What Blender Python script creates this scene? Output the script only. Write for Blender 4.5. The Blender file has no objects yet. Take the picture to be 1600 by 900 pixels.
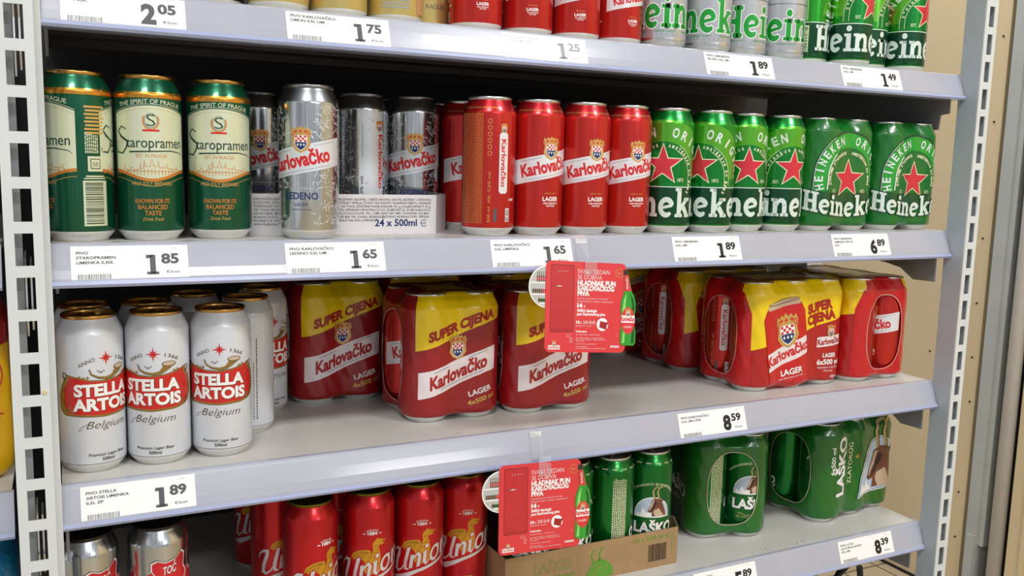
import bpy, bmesh, math, random
from mathutils import Vector, Matrix
from mathutils.geometry import tessellate_polygon
random.seed(7)
S = bpy.context.scene
COL = S.collection
PI = math.pi

# ------------------------------------------------------------ camera, light, exposure
CAM = Vector((0.0104, -0.9880, 0.0874))
cd = bpy.data.cameras.new('camera'); cam = bpy.data.objects.new('camera', cd); COL.objects.link(cam)
RX, UX, FX = (0.894714, -0.445932, 0.025142), (0.038209, 0.132506, 0.990446), (0.445002, 0.885205, -0.135593)
m = Matrix(((RX[0], UX[0], -FX[0], CAM.x), (RX[1], UX[1], -FX[1], CAM.y), (RX[2], UX[2], -FX[2], CAM.z), (0, 0, 0, 1)))
cam.matrix_world = m
cd.sensor_width = 36; cd.lens = 1410.48 / 1600 * 36; cd.clip_start = .02
S.camera = cam
S.view_settings.view_transform = 'Standard'; S.view_settings.look = 'None'
S.view_settings.gamma = 1; S.view_settings.use_curve_mapping = False
S.view_settings.exposure = 0.0

def srgb(c):
    if isinstance(c, str):
        c = tuple(int(c[i:i + 2], 16) / 255 for i in (0, 2, 4))
    return tuple((x / 12.92 if x <= .04045 else ((x + .055) / 1.055) ** 2.4) for x in c) + (1,)

w = bpy.data.worlds.new('store_daylight'); S.world = w; w.use_nodes = True
nt = w.node_tree; nt.nodes.clear()
wo = nt.nodes.new('ShaderNodeOutputWorld'); bg = nt.nodes.new('ShaderNodeBackground')
tc = nt.nodes.new('ShaderNodeTexCoord'); mp = nt.nodes.new('ShaderNodeMapping'); nz = nt.nodes.new('ShaderNodeTexNoise'); cr = nt.nodes.new('ShaderNodeValToRGB')
mp.inputs['Scale'].default_value = (7, 7, .5)
nz.inputs['Scale'].default_value = 2.2; nz.inputs['Detail'].default_value = 3
cr.color_ramp.elements[0].position = .36; cr.color_ramp.elements[0].color = (.24, .25, .28, 1)
cr.color_ramp.elements[1].position = .64; cr.color_ramp.elements[1].color = (.93, .94, .96, 1)
nt.links.new(tc.outputs['Generated'], mp.inputs['Vector']); nt.links.new(mp.outputs['Vector'], nz.inputs['Vector'])
nt.links.new(nz.outputs['Fac'], cr.inputs['Fac']); nt.links.new(cr.outputs['Color'], bg.inputs['Color']); nt.links.new(bg.outputs['Background'], wo.inputs['Surface'])
bg.inputs['Strength'].default_value = 0.92

def area(name, loc, rot, sx, sy, power, col=(1, .99, .985)):
    ld = bpy.data.lights.new(name, 'AREA'); ld.shape = 'RECTANGLE'; ld.size = sx; ld.size_y = sy; ld.energy = power; ld.color = col
    o = bpy.data.objects.new(name, ld); COL.objects.link(o); o.location = loc; o.rotation_euler = rot
    return o
# ceiling fluorescents over the aisle and over the next aisle, plus one added behind the shelves
area('ceiling_tube', (1.45, -1.42, 1.75), (0, 0, 0), .55, .30, 30)
area('ceiling_tube', (-.35, -1.42, 1.75), (0, 0, 0), .55, .30, 26)
area('ceiling_tube', (3.1, -1.42, 1.75), (0, 0, 0), .55, .30, 22)
area('ceiling_tube', (1.95, .95, 1.80), (0, 0, 0), .6, .3, 15)  # added lamp behind the shelves, brightens the beige side wall
area('ceiling_tube', (0.7, -3.6, 1.75), (0, 0, 0), 1.2, .30, 40)
area('ceiling_tube', (2.6, -5.9, 1.75), (0, 0, 0), 1.2, .5, 60)

# ------------------------------------------------------------ materials
MATS = {}
def mat(name, col, metal=0., rough=.5, coat=0., coat_rough=.05, spec=.5, bump=0., bscale=60., bstretch=(1, 1, 1), var=0., vscale=30., pattern=None, trans=0., alpha=1., uvbump=False, ior=1.45):
    M = bpy.data.materials.new(name); MATS[name] = M; M.use_nodes = True
    n = M.node_tree; b = n.nodes['Principled BSDF']
    c = srgb(col)
    b.inputs['Base Color'].default_value = c
    b.inputs['Metallic'].default_value = metal; b.inputs['Roughness'].default_value = rough
    b.inputs['Coat Weight'].default_value = coat; b.inputs['Coat Roughness'].default_value = coat_rough
    b.inputs['Specular IOR Level'].default_value = spec
    b.inputs['Transmission Weight'].default_value = trans; b.inputs['Alpha'].default_value = alpha
    b.inputs['IOR'].default_value = ior
    t = n.nodes.new('ShaderNodeTexCoord')
    def noise(scale, stretch, out='Object'):
        mpn = n.nodes.new('ShaderNodeMapping'); mpn.inputs['Scale'].default_value = stretch
        z = n.nodes.new('ShaderNodeTexNoise'); z.inputs['Scale'].default_value = scale; z.inputs['Detail'].default_value = 4
        n.links.new(t.outputs[out], mpn.inputs['Vector']); n.links.new(mpn.outputs['Vector'], z.inputs['Vector'])
        return z.outputs['Fac']
    src = None
    if pattern:
        # fine printed screen of a second colour over (u, v) label coordinates
        col2, scale, thr = pattern
        uv = n.nodes.new('ShaderNodeUVMap'); uv.uv_map = 'label'
        mpn = n.nodes.new('ShaderNodeMapping'); mpn.inputs['Scale'].default_value = (scale, scale, 1); mpn.inputs['Rotation'].default_value = (0, 0, .5)
        vo = n.nodes.new('ShaderNodeTexVoronoi'); vo.inputs['Randomness'].default_value = 0; vo.inputs['Scale'].default_value = 1
        lt = n.nodes.new('ShaderNodeMath'); lt.operation = 'LESS_THAN'; lt.inputs[1].default_value = thr
        mx = n.nodes.new('ShaderNodeMix'); mx.data_type = 'RGBA'
        n.links.new(uv.outputs['UV'], mpn.inputs['Vector']); n.links.new(mpn.outputs['Vector'], vo.inputs['Vector']); n.links.new(vo.outputs['Distance'], lt.inputs[0])
        n.links.new(lt.outputs[0], mx.inputs['Factor']); mx.inputs['A'].default_value = c; mx.inputs['B'].default_value = srgb(col2)
        src = mx.outputs['Result']; n.links.new(src, b.inputs['Base Color'])
    if var > 0:
        f = noise(vscale, (1, 1, 1)); mr = n.nodes.new('ShaderNodeMapRange')
        mr.inputs['From Min'].default_value = .3; mr.inputs['From Max'].default_value = .7; mr.inputs['To Min'].default_value = 1 - var; mr.inputs['To Max'].default_value = 1
        n.links.new(f, mr.inputs['Value'])
        mx = n.nodes.new('ShaderNodeMix'); mx.data_type = 'RGBA'; mx.blend_type = 'MULTIPLY'; mx.inputs['Factor'].default_value = 1
        if src: n.links.new(src, mx.inputs['A'])
        else: mx.inputs['A'].default_value = c
        n.links.new(mr.outputs['Result'], mx.inputs['B']); n.links.new(mx.outputs['Result'], b.inputs['Base Color'])
    if bump > 0:
        f = noise(bscale, bstretch); bn = n.nodes.new('ShaderNodeBump'); bn.inputs['Strength'].default_value = bump; bn.inputs['Distance'].default_value = .002
        n.links.new(f, bn.inputs['Height']); n.links.new(bn.outputs['Normal'], b.inputs['Normal'])
        if coat: n.links.new(bn.outputs['Normal'], b.inputs['Coat Normal'])
    return M

mat('rail_plastic', 'b0b3c0', 0, .24, .8, .12, var=.06, vscale=8)
mat('rail_lip', 'a9b3d6', 0, .15, .6, .05)
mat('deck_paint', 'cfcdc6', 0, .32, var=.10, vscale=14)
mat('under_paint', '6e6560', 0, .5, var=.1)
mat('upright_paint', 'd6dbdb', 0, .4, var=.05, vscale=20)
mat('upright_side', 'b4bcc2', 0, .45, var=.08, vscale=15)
mat('bracket_paint', '8e8e90', 0, .5, var=.1)
mat('back_paint', '2a2a2c', 0, .6, var=.1)
mat('wall_beige', 'dfc9a0', 0, .5, var=.06, vscale=2.5)
mat('gap_dark', '17140f', 0, .8, var=.1)
mat('profile_grey', 'b9bcb6', .0, .4, var=.12, vscale=9)
mat('profile_white', 'd9d5d0', 0, .35, var=.05)
mat('tag_card', 'f4f5f3', 0, .35, .25, .1, var=.02)
mat('ink_grey', '54585c', 0, .5, var=.1)
mat('ink_black', '1d1f22', 0, .45, var=.05)
mat('ink_faded', 'a0a4a8', 0, .5, var=.05)  # paler ink: glare on one tag put into the colour of its print
mat('ink_light', '9a9ea0', 0, .5, var=.05)
mat('aluminium', 'd4d6d6', 1, .28, bump=.02, bscale=200)
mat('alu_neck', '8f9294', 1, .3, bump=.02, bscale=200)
mat('alu_white', 'e2e3e0', .6, .35, bump=.02, bscale=200)
mat('gold_lid', 'c79a55', 1, .25, bump=.02, bscale=200)
mat('olive_lid', '6f6a1c', .9, .3, bump=.02, bscale=200)
mat('black_lid', '3a3634', .8, .35, bump=.02, bscale=200)

# ------------------------------------------------------------ object helpers
def empty(name, loc=(0, 0, 0), rz=0.):
    o = bpy.data.objects.new(name, None); COL.objects.link(o); o.location = loc; o.rotation_euler = (0, 0, rz); o.empty_display_size = .02
    return o
def tag(o, label=None, cat=None, group=None, kind=None):
    if label: o['label'] = label
    if cat: o['category'] = cat
    if group: o['group'] = group
    if kind: o['kind'] = kind
    return o
def link(name, bm, mats, parent=None, smooth=False, loc=None):
    me = bpy.data.meshes.new(name); bm.normal_update(); bm.to_mesh(me); bm.free()
    for mm in (mats if isinstance(mats, (list, tuple)) else [mats]): me.materials.append(MATS[mm])
    if smooth:
        for p in me.polygons: p.use_smooth = True
    o = bpy.data.objects.new(name, me); COL.objects.link(o)
    if parent: o.parent = parent
    if loc: o.location = loc
    return o
def share(name, me, parent=None, loc=None, rz=0):
    o = bpy.data.objects.new(name, me); COL.objects.link(o)
    if parent: o.parent = parent
    if loc: o.location = loc
    o.rotation_euler = (0, 0, rz)
    return o
def copy_tree(o, parent=None):
    c = o.copy(); COL.objects.link(c)
    if parent: c.parent = parent
    for ch in list(o.children): copy_tree(ch, c)
    return c
def box(bm, x0, x1, y0, y1, z0, z1, mi=0):
    v = [bm.verts.new(p) for p in ((x0, y0, z0), (x1, y0, z0), (x1, y1, z0), (x0, y1, z0), (x0, y0, z1), (x1, y0, z1), (x1, y1, z1), (x0, y1, z1))]
    for f in ((0, 3, 2, 1), (4, 5, 6, 7), (0, 1, 5, 4), (1, 2, 6, 5), (2, 3, 7, 6), (3, 0, 4, 7)):
        bm.faces.new([v[i] for i in f]).material_index = mi
def extrude_x(bm, prof, x0, x1, closed=False, mi=0, caps=True):
    """prof: list of (y, z); extruded along x"""
    a = [bm.verts.new((x0, y, z)) for y, z in prof]; b = [bm.verts.new((x1, y, z)) for y, z in prof]
    n = len(prof)
    for i in range(n if closed else n - 1):
        j = (i + 1) % n; bm.faces.new((a[i], b[i], b[j], a[j])).material_index = mi
    if closed and caps:
        bm.faces.new(a).material_index = mi; bm.faces.new(list(reversed(b))).material_index = mi
def fix(bm):
    bmesh.ops.recalc_face_normals(bm, faces=bm.faces[:])

# ------------------------------------------------------------ flat artwork, cut fine and laid on a surface
_TXT = {}
def text_mesh(s, bold=0.):
    k = (s, round(bold, 4))
    if k not in _TXT:
        c = bpy.data.curves.new('t', 'FONT'); c.body = s; c.size = 1; c.offset = bold; c.resolution_u = 3
        o = bpy.data.objects.new('t', c); COL.objects.link(o)
        dg = bpy.context.evaluated_depsgraph_get(); me = o.evaluated_get(dg).to_mesh()
        me.calc_loop_triangles()
        _TXT[k] = ([(v.co.x, v.co.y) for v in me.vertices], [tuple(t.vertices) for t in me.loop_triangles])
        o.evaluated_get(dg).to_mesh_clear(); bpy.data.objects.remove(o); bpy.data.curves.remove(c)
    return _TXT[k]
CAPH = .70
class Art:
    def __init__(s): s.items = []
    def add(s, v, t, mt, ly): s.items.append((v, t, mt, ly))
    def poly(s, loops, mt, ly=1, fn=None):
        if not isinstance(loops[0][0], (list, tuple)): loops = [loops]
        pts = [p for l in loops for p in l]
        t = tessellate_polygon([[Vector((x, y, 0)) for x, y in l] for l in loops])
        if fn: pts = [fn(*p) for p in pts]
        s.add(pts, [tuple(q) for q in t], mt, ly)
    def rect(s, x0, y0, x1, y1, mt, ly=1, fn=None): s.poly([(x0, y0), (x1, y0), (x1, y1), (x0, y1)], mt, ly, fn)
    def ell(s, cx, cy, rx, ry, mt, ly=1, n=28, a0=0, a1=360, inner=0, fn=None):
        full = abs(a1 - a0) >= 360
        k = n if full else n + 1
        A = [math.radians(a0 + (a1 - a0) * i / n) for i in range(k)]
        out = [(cx + rx * math.cos(a), cy + ry * math.sin(a)) for a in A]
        if inner:
            inn = [(cx + (rx - inner) * math.cos(a), cy + (ry - inner) * math.sin(a)) for a in A]
            if full: out.append(out[0]); inn.append(inn[0])
            v = out + inn; m_ = len(out); t = []
            for i in range(m_ - 1): t += [(i, i + 1, m_ + i + 1), (i, m_ + i + 1, m_ + i)]
            if fn: v = [fn(*p) for p in v]
            s.add(v, t, mt, ly)
        else: s.poly(out, mt, ly, fn)
    def stroke(s, pts, wd, mt, ly=1, fn=None, grow=0., cap=True):
        n = len(pts); W_ = wd if isinstance(wd, (list, tuple)) else [wd] * n
        if len(W_) != n: W_ = [W_[0] + (W_[-1] - W_[0]) * i / (n - 1) for i in range(n)]
        L, R = [], []
        for i, (x, y) in enumerate(pts):
            a = pts[max(i - 1, 0)]; b = pts[min(i + 1, n - 1)]
            dx, dy = b[0] - a[0], b[1] - a[1]; d = math.hypot(dx, dy) or 1; dx /= d; dy /= d
            if grow and cap and i == 0: x -= dx * grow; y -= dy * grow
            if grow and cap and i == n - 1: x += dx * grow; y += dy * grow
            h = W_[i] / 2 + grow
            L.append((x - dy * h, y + dx * h)); R.append((x + dy * h, y - dx * h))
        v = L + R; t = []
        for i in range(n - 1): t += [(i, n + i, n + i + 1), (i, n + i + 1, i + 1)]
        if fn: v = [fn(*p) for p in v]
        s.add(v, t, mt, ly)
    def text(s, st, x, y, h, mt, ly=1, w=None, al='C', bold=.0, rot=0., shear=0., bend=0., fn=None, sx=1.):
        """x, y: baseline anchor; h: capital height; w: fit width; bend: radius of an arc the baseline follows (centre below)"""
        v, t = text_mesh(st, bold)
        if not v: return
        x0 = min(p[0] for p in v); x1 = max(p[0] for p in v); k = h / CAPH
        kx = (w / (x1 - x0)) if w else k * sx
        off = {'C': (x0 + x1) / 2, 'L': x0, 'R': x1}[al]
        cr_, sr_ = math.cos(math.radians(rot)), math.sin(math.radians(rot))
        o = []
        for px, py in v:
            X = (px - off) * kx; Y = py * k; X += shear * Y
            if bend:
                a = X / bend; X, Y = (bend + Y) * math.sin(a), (bend + Y) * math.cos(a) - bend
            X, Y = X * cr_ - Y * sr_, X * sr_ + Y * cr_
            X += x; Y += y
            if fn: X, Y = fn(X, Y)
            o.append((X, Y))
        s.add(o, t, mt, ly)
    def star(s, cx, cy, R, mt, ly=1, n=5, k=.40, rot=90, fn=None):
        s.poly([(cx + (R if i % 2 == 0 else R * k) * math.cos(math.radians(rot + i * 180 / n)), cy + (R if i % 2 == 0 else R * k) * math.sin(math.radians(rot + i * 180 / n))) for i in range(2 * n)], mt, ly, fn)
    def barcode(s, x0, y0, x1, y1, mt, ly=1, n=22, horiz=False):
        rnd = random.Random(int(x0 * 7 + y0 * 3)); L_ = (y1 - y0) if horiz else (x1 - x0); p = 0
        while p < L_:
            bw = L_ / n * rnd.choice((.3, .45, .7))
            if p + bw > L_: break
            if horiz: s.rect(x0, y0 + p, x1, y0 + p + bw, mt, ly)
            else: s.rect(x0 + p, y0, x0 + p + bw, y1, mt, ly)
            p += bw + L_ / n * rnd.choice((.3, .45, .7))
    def merge(s, o, dx=0, dy=0, k=1., rot=0., ly=0, clip=None):
        c, q = math.cos(math.radians(rot)), math.sin(math.radians(rot))
        for v, t, mt, l in o.items: s.add([((x * c - y * q) * k + dx, (x * q + y * c) * k + dy) for x, y in v], t, mt, l + ly)
    def flat(s, xs=(), ys=(), xlim=None, ylim=None):
        """one bmesh of everything, cut along the given x and y lines, layer in z"""
        bm = bmesh.new(); names = []
        for v, t, mt, ly in s.items:
            if mt not in names: names.append(mt)
            mi = names.index(mt); V = [bm.verts.new((p[0], p[1], ly)) for p in v]
            for q in t:
                a, b, c = (v[i] for i in q)
                ar = (b[0] - a[0]) * (c[1] - a[1]) - (b[1] - a[1]) * (c[0] - a[0])
                if abs(ar) < 1e-7: continue
                try: f = bm.faces.new([V[i] for i in (q if ar > 0 else q[::-1])]); f.material_index = mi
                except ValueError: pass
        for axis, vals, lim in ((0, xs, xlim), (1, ys, ylim)):
            for p in vals:
                n_ = (1, 0, 0) if axis == 0 else (0, 1, 0); co = (p, 0, 0) if axis == 0 else (0, p, 0)
                fs = [f for f in bm.faces if min(v.co[axis] for v in f.verts) < p - 1e-4 and max(v.co[axis] for v in f.verts) > p + 1e-4]
                if fs:
                    ge = list({v for f in fs for v in f.verts}) + list({e for f in fs for e in f.edges}) + fs
                    bmesh.ops.bisect_plane(bm, geom=ge, plane_co=co, plane_no=n_)
            if lim:
                for p, sg in ((lim[0], -1), (lim[1], 1)):
                    n_ = (sg, 0, 0) if axis == 0 else (0, sg, 0); co = (p, 0, 0) if axis == 0 else (0, p, 0)
                    bmesh.ops.bisect_plane(bm, geom=bm.verts[:] + bm.edges[:] + bm.faces[:], plane_co=co, plane_no=n_, clear_outer=True)
        loose = [v for v in bm.verts if not v.link_faces]
        bmesh.ops.delete(bm, geom=loose, context='VERTS')
        return bm, names
def wrap_mesh(name, base, base_mats, art, fn, xs, ys, xlim=None, ylim=None):
    """base: bmesh (consumed) already in place; art wrapped by fn(x, y, layer) -> (co, normal); one mesh, exact normals"""
    me = bpy.data.meshes.new(name); mats = list(base_mats)
    nb = []
    base.normal_update()
    for v in base.verts: nb.append(v.normal.copy())
    uvl = base.loops.layers.uv.new('label') if not base.loops.layers.uv else base.loops.layers.uv[0]
    if art:
        bm, names = art.flat(xs, ys, xlim, ylim)
        idx = []
        for nme in names:
            if nme not in mats: mats.append(nme)
            idx.append(mats.index(nme))
        vm = {}
        for v in bm.verts:
            co, no = fn(v.co.x, v.co.y, v.co.z); vm[v] = (base.verts.new(co), v.co.x, v.co.y); nb.append(no)
        for f in bm.faces:
            try: nf = base.faces.new([vm[v][0] for v in f.verts])
            except ValueError: continue
            nf.material_index = idx[f.material_index]
            for lp, v in zip(nf.loops, f.verts): lp[uvl].uv = (vm[v][1], vm[v][2])
        bm.free()
    base.to_mesh(me); base.free()
    for mm in mats: me.materials.append(MATS[mm])
    for p in me.polygons: p.use_smooth = True
    me.normals_split_custom_set_from_vertices([tuple(n_) for n_ in nb])
    return me
def frange(a, b, st):
    n = int(round((b - a) / st)); return [a + (b - a) * i / n for i in range(1, n)]

# ------------------------------------------------------------ the room
ZS = [0.2445, 0.0, -0.2464, -0.4895, -0.735]      # tops of the shelves
W = 1.281; FLOOR = -1.25; WX = 2.53
bm = bmesh.new(); box(bm, -2.5, WX + .1, -4.5, 3.2, FLOOR - .02, FLOOR)
M = mat('floor_tile', 'b9a98c', 0, .35)
n = M.node_tree; b = n.nodes['Principled BSDF']; t = n.nodes.new('ShaderNodeTexCoord'); mpn = n.nodes.new('ShaderNodeMapping'); br = n.nodes.new('ShaderNodeTexBrick')
mpn.inputs['Rotation'].default_value = (0, 0, .0); mpn.inputs['Location'].default_value = (.07, .12, 0); br.offset = 0; br.inputs['Scale'].default_value = 1; br.inputs['Brick Width'].default_value = .15; br.inputs['Row Height'].default_value = .15
br.inputs['Mortar Size'].default_value = .004; br.inputs['Color1'].default_value = srgb('c4b391'); br.inputs['Color2'].default_value = srgb('bcab8a'); br.inputs['Mortar'].default_value = srgb('6a5f50')
n.links.new(t.outputs['Object'], mpn.inputs['Vector']); n.links.new(mpn.outputs['Vector'], br.inputs['Vector']); n.links.new(br.outputs['Color'], b.inputs['Base Color'])
tag(link('floor', bm, 'floor_tile'), 'beige tiled shop floor seen below the lowest shelf', kind='structure')
# beige panel wall seen through the open right end of the bay
bm = bmesh.new(); box(bm, WX, WX + .1, .806, 3.2, FLOOR, 1.9); box(bm, WX, WX + .1, -3, .655, FLOOR, 1.9); box(bm, WX + .06, WX + .1, .655, .806, FLOOR, 1.9, 1)
o = link('wall_right', bm, ['wall_beige', 'gap_dark']); tag(o, 'beige panelled side wall with small screw heads', kind='structure')
for yy, zz in ((.828, -.47), (.822, -.61), (.83, -.906), (.828, -1.054), (.98, -.48), (.83, .25), (.826, .50), (.83, -.1), (.83, -.3)):
    bm = bmesh.new(); bmesh.ops.create_cone(bm, cap_ends=True, segments=10, radius1=.003, radius2=.002, depth=.004, matrix=Matrix.Translation((WX - .001, yy, zz)) @ Matrix.Rotation(PI / 2, 4, 'Y'))
    link('screw', bm, 'gap_dark', o)
bm = bmesh.new(); box(bm, WX - .012, WX + .05, .748, .786, FLOOR, 1.9); box(bm, WX - .004, WX + .05, .730, .748, -1.05, 1.9)
box(bm, WX - .02, WX + .03, .752, .778, FLOOR, -1.02)
tag(link('trim_1', bm, 'profile_grey'), 'grey metal profile covering the joint of the beige wall panels', kind='structure')
bm = bmesh.new(); bmesh.ops.create_cone(bm, cap_ends=True, segments=24, radius1=.021, radius2=.021, depth=1.9 - FLOOR, matrix=Matrix.Translation((WX + .002, .690, (1.9 + FLOOR) / 2)))
tag(link('trim_2', bm, 'profile_white', smooth=True), 'white vertical pipe beside the grey profile on the beige wall', kind='structure')
bm = bmesh.new(); box(bm, WX - .006, WX, .60, .611, FLOOR, 1.9)
tag(link('trim_3', bm, 'wall_beige'), 'narrow beige joint strip at the right edge of the wall', kind='structure')
bm = bmesh.new(); box(bm, WX - .006, WX, .83, 3.2, FLOOR, FLOOR + .008)
tag(link('baseboard_right', bm, 'gap_dark'), 'thin dark line where the beige wall meets the floor', kind='structure')
bm = bmesh.new(); box(bm, WX - .075, WX, 1.47, 1.55, FLOOR, 1.9)
tag(link('wall_back', bm, 'profile_white'), 'white corner post of the wall behind the shelves', kind='structure')

# ------------------------------------------------------------ shelving
RAIL = [(.004, 0), (-.0015, -.0003), (-.0035, -.002), (-.0045, -.0045), (-.0085, -.015), (-.0125, -.026), (-.0150, -.0345), (-.0185, -.0365), (-.0195, -.0400), (-.0175, -.0430), (-.012, -.0435), (.004, -.0435)]
def shelf(z, x0, x1, label, brackets=True, depth=.48, deep=False):
    t = empty('shelf', ((x0 + x1) / 2, 0, z)); tag(t, label, 'shelf', 'shelves of the drinks bay'); hx = (x1 - x0) / 2
    bm = bmesh.new(); box(bm, -hx + .002, hx - .002, .0045, depth, -.003, 0)
    rnd = random.Random(int(abs(z) * 1000))
    for k in range(46 if z < -.4 else 14):                # scuffs worn into the paint near the front edge
        u_ = rnd.random(); x_ = (.26 + .20 * u_ if (k % 2 and z < -.4) else rnd.uniform(-hx + .05, hx - .06)); y_ = .012 + .006 * rnd.random() if k % 2 else rnd.uniform(.012, .045); l_ = rnd.uniform(.0008, .006 if k % 2 else .002); w_ = rnd.uniform(.0003, .0011)
        if x_ + l_ < hx - .01: f = bm.faces.new([bm.verts.new((x_ + a_, y_ + b_, .00006)) for a_, b_ in ((0, 0), (l_, -w_ * .3), (l_ * .9, w_), (l_ * .1, w_ * .7))]); f.material_index = 1
    o = link('deck', bm, ['deck_paint', 'gap_dark'], t)
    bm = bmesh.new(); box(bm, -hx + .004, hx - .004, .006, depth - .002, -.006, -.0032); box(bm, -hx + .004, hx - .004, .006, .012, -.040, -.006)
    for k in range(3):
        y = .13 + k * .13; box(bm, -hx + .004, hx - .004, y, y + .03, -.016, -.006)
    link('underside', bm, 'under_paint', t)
    bm = bmesh.new(); extrude_x(bm, [(y_, z_ * (.93 if z > .1 else 1)) for y_, z_ in RAIL], -hx, hx, True); fix(bm)
    for f in bm.faces: f.material_index = 1 if f.calc_center_median().z < (-.0335 if z > .1 else -.0355) else 0
    link('price_rail', bm, ['rail_plastic', 'rail_lip'], t)
    if brackets:
        P = [(.006, -.004), (.004, -.084), (.045, -.085), (.072, -.068), (.10, -.063), (.42, -.03), (.42, -.004)]
        P0 = P
        if deep: P = P0 = [(.006, -.004), (.004, -.060), (.020, -.062), (.022, -.085), (.30, -.085), (.42, -.06), (.42, -.004)]
        for sx in (-1, 1):
            if sx < 0 and z != ZS[2] and x0 == 0: P = [(.06, -.004), (.07, -.06), (.30, -.06), (.42, -.03), (.42, -.004)]
            elif sx > 0 or x0 < 0: P = P0
            bm = bmesh.new(); xx = sx * (hx - .005); extrude_x(bm, P, xx - .0015, xx + .0015, True); fix(bm); link('bracket', bm, 'bracket_paint', t)
        bm = bmesh.new(); box(bm, hx - .001, hx + .004, -.006, .012, -.040, -.0)
        link('end_cap', bm, 'upright_side', t)
    return t
SH_LAB = ['topmost white shelf with its lilac grey price rail', 'second shelf from the top carrying single cans from cream labels to green packs', 'third shelf from the top with white cans at left and red packs at right', 'lowest fully visible shelf with cardboard tray and green packs', 'bottom shelf just below the photo edge under the green packs']
for z, l in zip(ZS, SH_LAB): shelf(z, 0, W, l, deep=z > .1)
for z, l in zip(ZS[:4], ('topmost', 'second', 'third', 'fourth')): shelf(z, -.62, -.041, l + ' shelf of the neighbouring bay left of the slotted post', False)
def upright(x0, wd, label, z0s, sl0, sl1):
    t = empty('shelf_post', (x0, -.04, FLOOR)); tag(t, label, 'shelf post', 'slotted posts of the shelving')
    bm = bmesh.new(); pitch = .04125; H = 2.45
    k0 = math.floor((z0s - FLOOR) / pitch); tops = []
    z = z0s - FLOOR - k0 * pitch; zs = []
    while z < H: zs.append(z); z += pitch
    box(bm, 0, sl0, 0, .002, 0, H); box(bm, sl1, wd, 0, .002, 0, H)
    prev = 0
    for zt in zs:
        lo = zt - .0305
        if lo > prev: box(bm, sl0, sl1, 0, .002, prev, lo)
        prev = zt
    box(bm, sl0, sl1, 0, .002, prev, H)
    link('slotted_face', bm, 'upright_paint', t)
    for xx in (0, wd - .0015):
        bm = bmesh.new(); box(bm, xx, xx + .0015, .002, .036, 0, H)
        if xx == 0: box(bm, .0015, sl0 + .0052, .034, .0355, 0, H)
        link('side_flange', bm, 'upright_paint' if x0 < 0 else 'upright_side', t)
    if x0 < 0:
        bm = bmesh.new(); box(bm, wd, wd + .0058, .020, .0215, 0, H); link('edge_strip', bm, 'upright_paint', t)
    for zz in ZS:
        bm = bmesh.new()
        for a_, b_, hh in ((.0150, .0004, .0), (.0195, .0, .006)): extrude_x(bm, [(.012, zz - FLOOR - .012 - hh), (.030, zz - FLOOR - .006 - hh), (.034, zz - FLOOR - .075), (.022, zz - FLOOR - .088 + hh), (.016, zz - FLOOR - .060), (.018, zz - FLOOR - .035)], a_, a_ + .0016, True)
        fix(bm); link('bracket_hook', bm, 'aluminium', t)
    return t
L_ = upright(-.0365, .032, 'white slotted steel post at the left edge of the photo', .219, .0085, .0240)
upright(W + .001, .0265, 'white slotted steel post at the right end of the shelves', .2205, .0075, .0190)
for zz, lb in ((-.15, ''),):
    bm = bmesh.new(); bmesh.ops.create_cone(bm, cap_ends=True, segments=16, radius1=.0022, radius2=.0018, depth=.0012, matrix=Matrix.Translation((-.0365 + .0275 + .0365, -.0006, -.139 - FLOOR)) @ Matrix.Rotation(PI / 2, 4, 'X'))
    mat('glue_spot', 'd8c48a', 0, .4, .5); link('glue_spot', bm, 'glue_spot', L_)
bm = bmesh.new(); box(bm, -.0, 1.475, .485, .49, FLOOR + .1, 1.0)
tag(link('back_panel', bm, 'back_paint'), 'dark panel closing the back of the shelves', 'panel')
bm = bmesh.new(); box(bm, -.65, -.0, .485, .49, FLOOR + .1, 1.0)
tag(link('back_panel', bm, 'back_paint'), 'dark panel closing the back of the left neighbouring bay', 'panel')
# ------------------------------------------------------------ printed-colour materials
def pair(name, col, metal, rough, **k): mat(name, col, metal, rough, **k)
mat('can_red', 'd6332c', .66, .25, .3, .1, pattern=('b01a1c', 620, .30))
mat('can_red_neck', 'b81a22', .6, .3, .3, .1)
mat('film_red', 'c41418', .0, .30, .4, .12, bump=.5, bscale=34, bstretch=(1, 1, .35))
mat('film_dark_red', '8e1014', .0, .34, .4, .12, bump=.6, bscale=34, bstretch=(1, 1, .35), pattern=('a5161a', 600, .32))
mat('film_dot_red', '8a0c10', .0, .34, .3, .12, pattern=('cf2420', 430, .38), bump=.4, bscale=34, bstretch=(1, 1, .35))
mat('film_yellow', 'f2cf06', .0, .28, .4, .1, bump=.5, bscale=34, bstretch=(1, 1, .35))
mat('print_red', 'd2222a', .1, .35, .2)
mat('print_deep_red', 'a8171c', .0, .4, .2)
mat('band_white', 'e9e7ea', .25, .3, .2)
mat('band_film', 'e8dcdc', .0, .32, .3, bump=.3, bscale=30)
mat('print_white', 'f1f1ee', .0, .35, .2)
mat('print_navy', '1f3468', .0, .35, .2)
mat('print_gold', 'd3a85c', .35, .35, .2)
mat('print_orange', 'd98a3c', .5, .35, .2)
mat('print_yellow', 'f2c419', .0, .35, .2)
mat('can_green', '2fa32c', .75, .26, .3, .1, pattern=('1c8a24', 620, .3))
mat('can_lime', '6cc43a', .7, .26, .3, .1, pattern=('4fae30', 620, .3))
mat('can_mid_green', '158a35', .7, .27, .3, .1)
mat('can_dark_green', '0d4a2c', .55, .3, .3, .1)
mat('star_red', 'd83442', .25, .3, .3)
mat('star_edge', 'ecebc4', .1, .35, .2)
mat('letter_pale', 'dfeee4', .2, .3, .2)
mat('film_green', '0f6c22', .0, .26, .5, .1, bump=.6, bscale=34, bstretch=(1, 1, .35))
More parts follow.
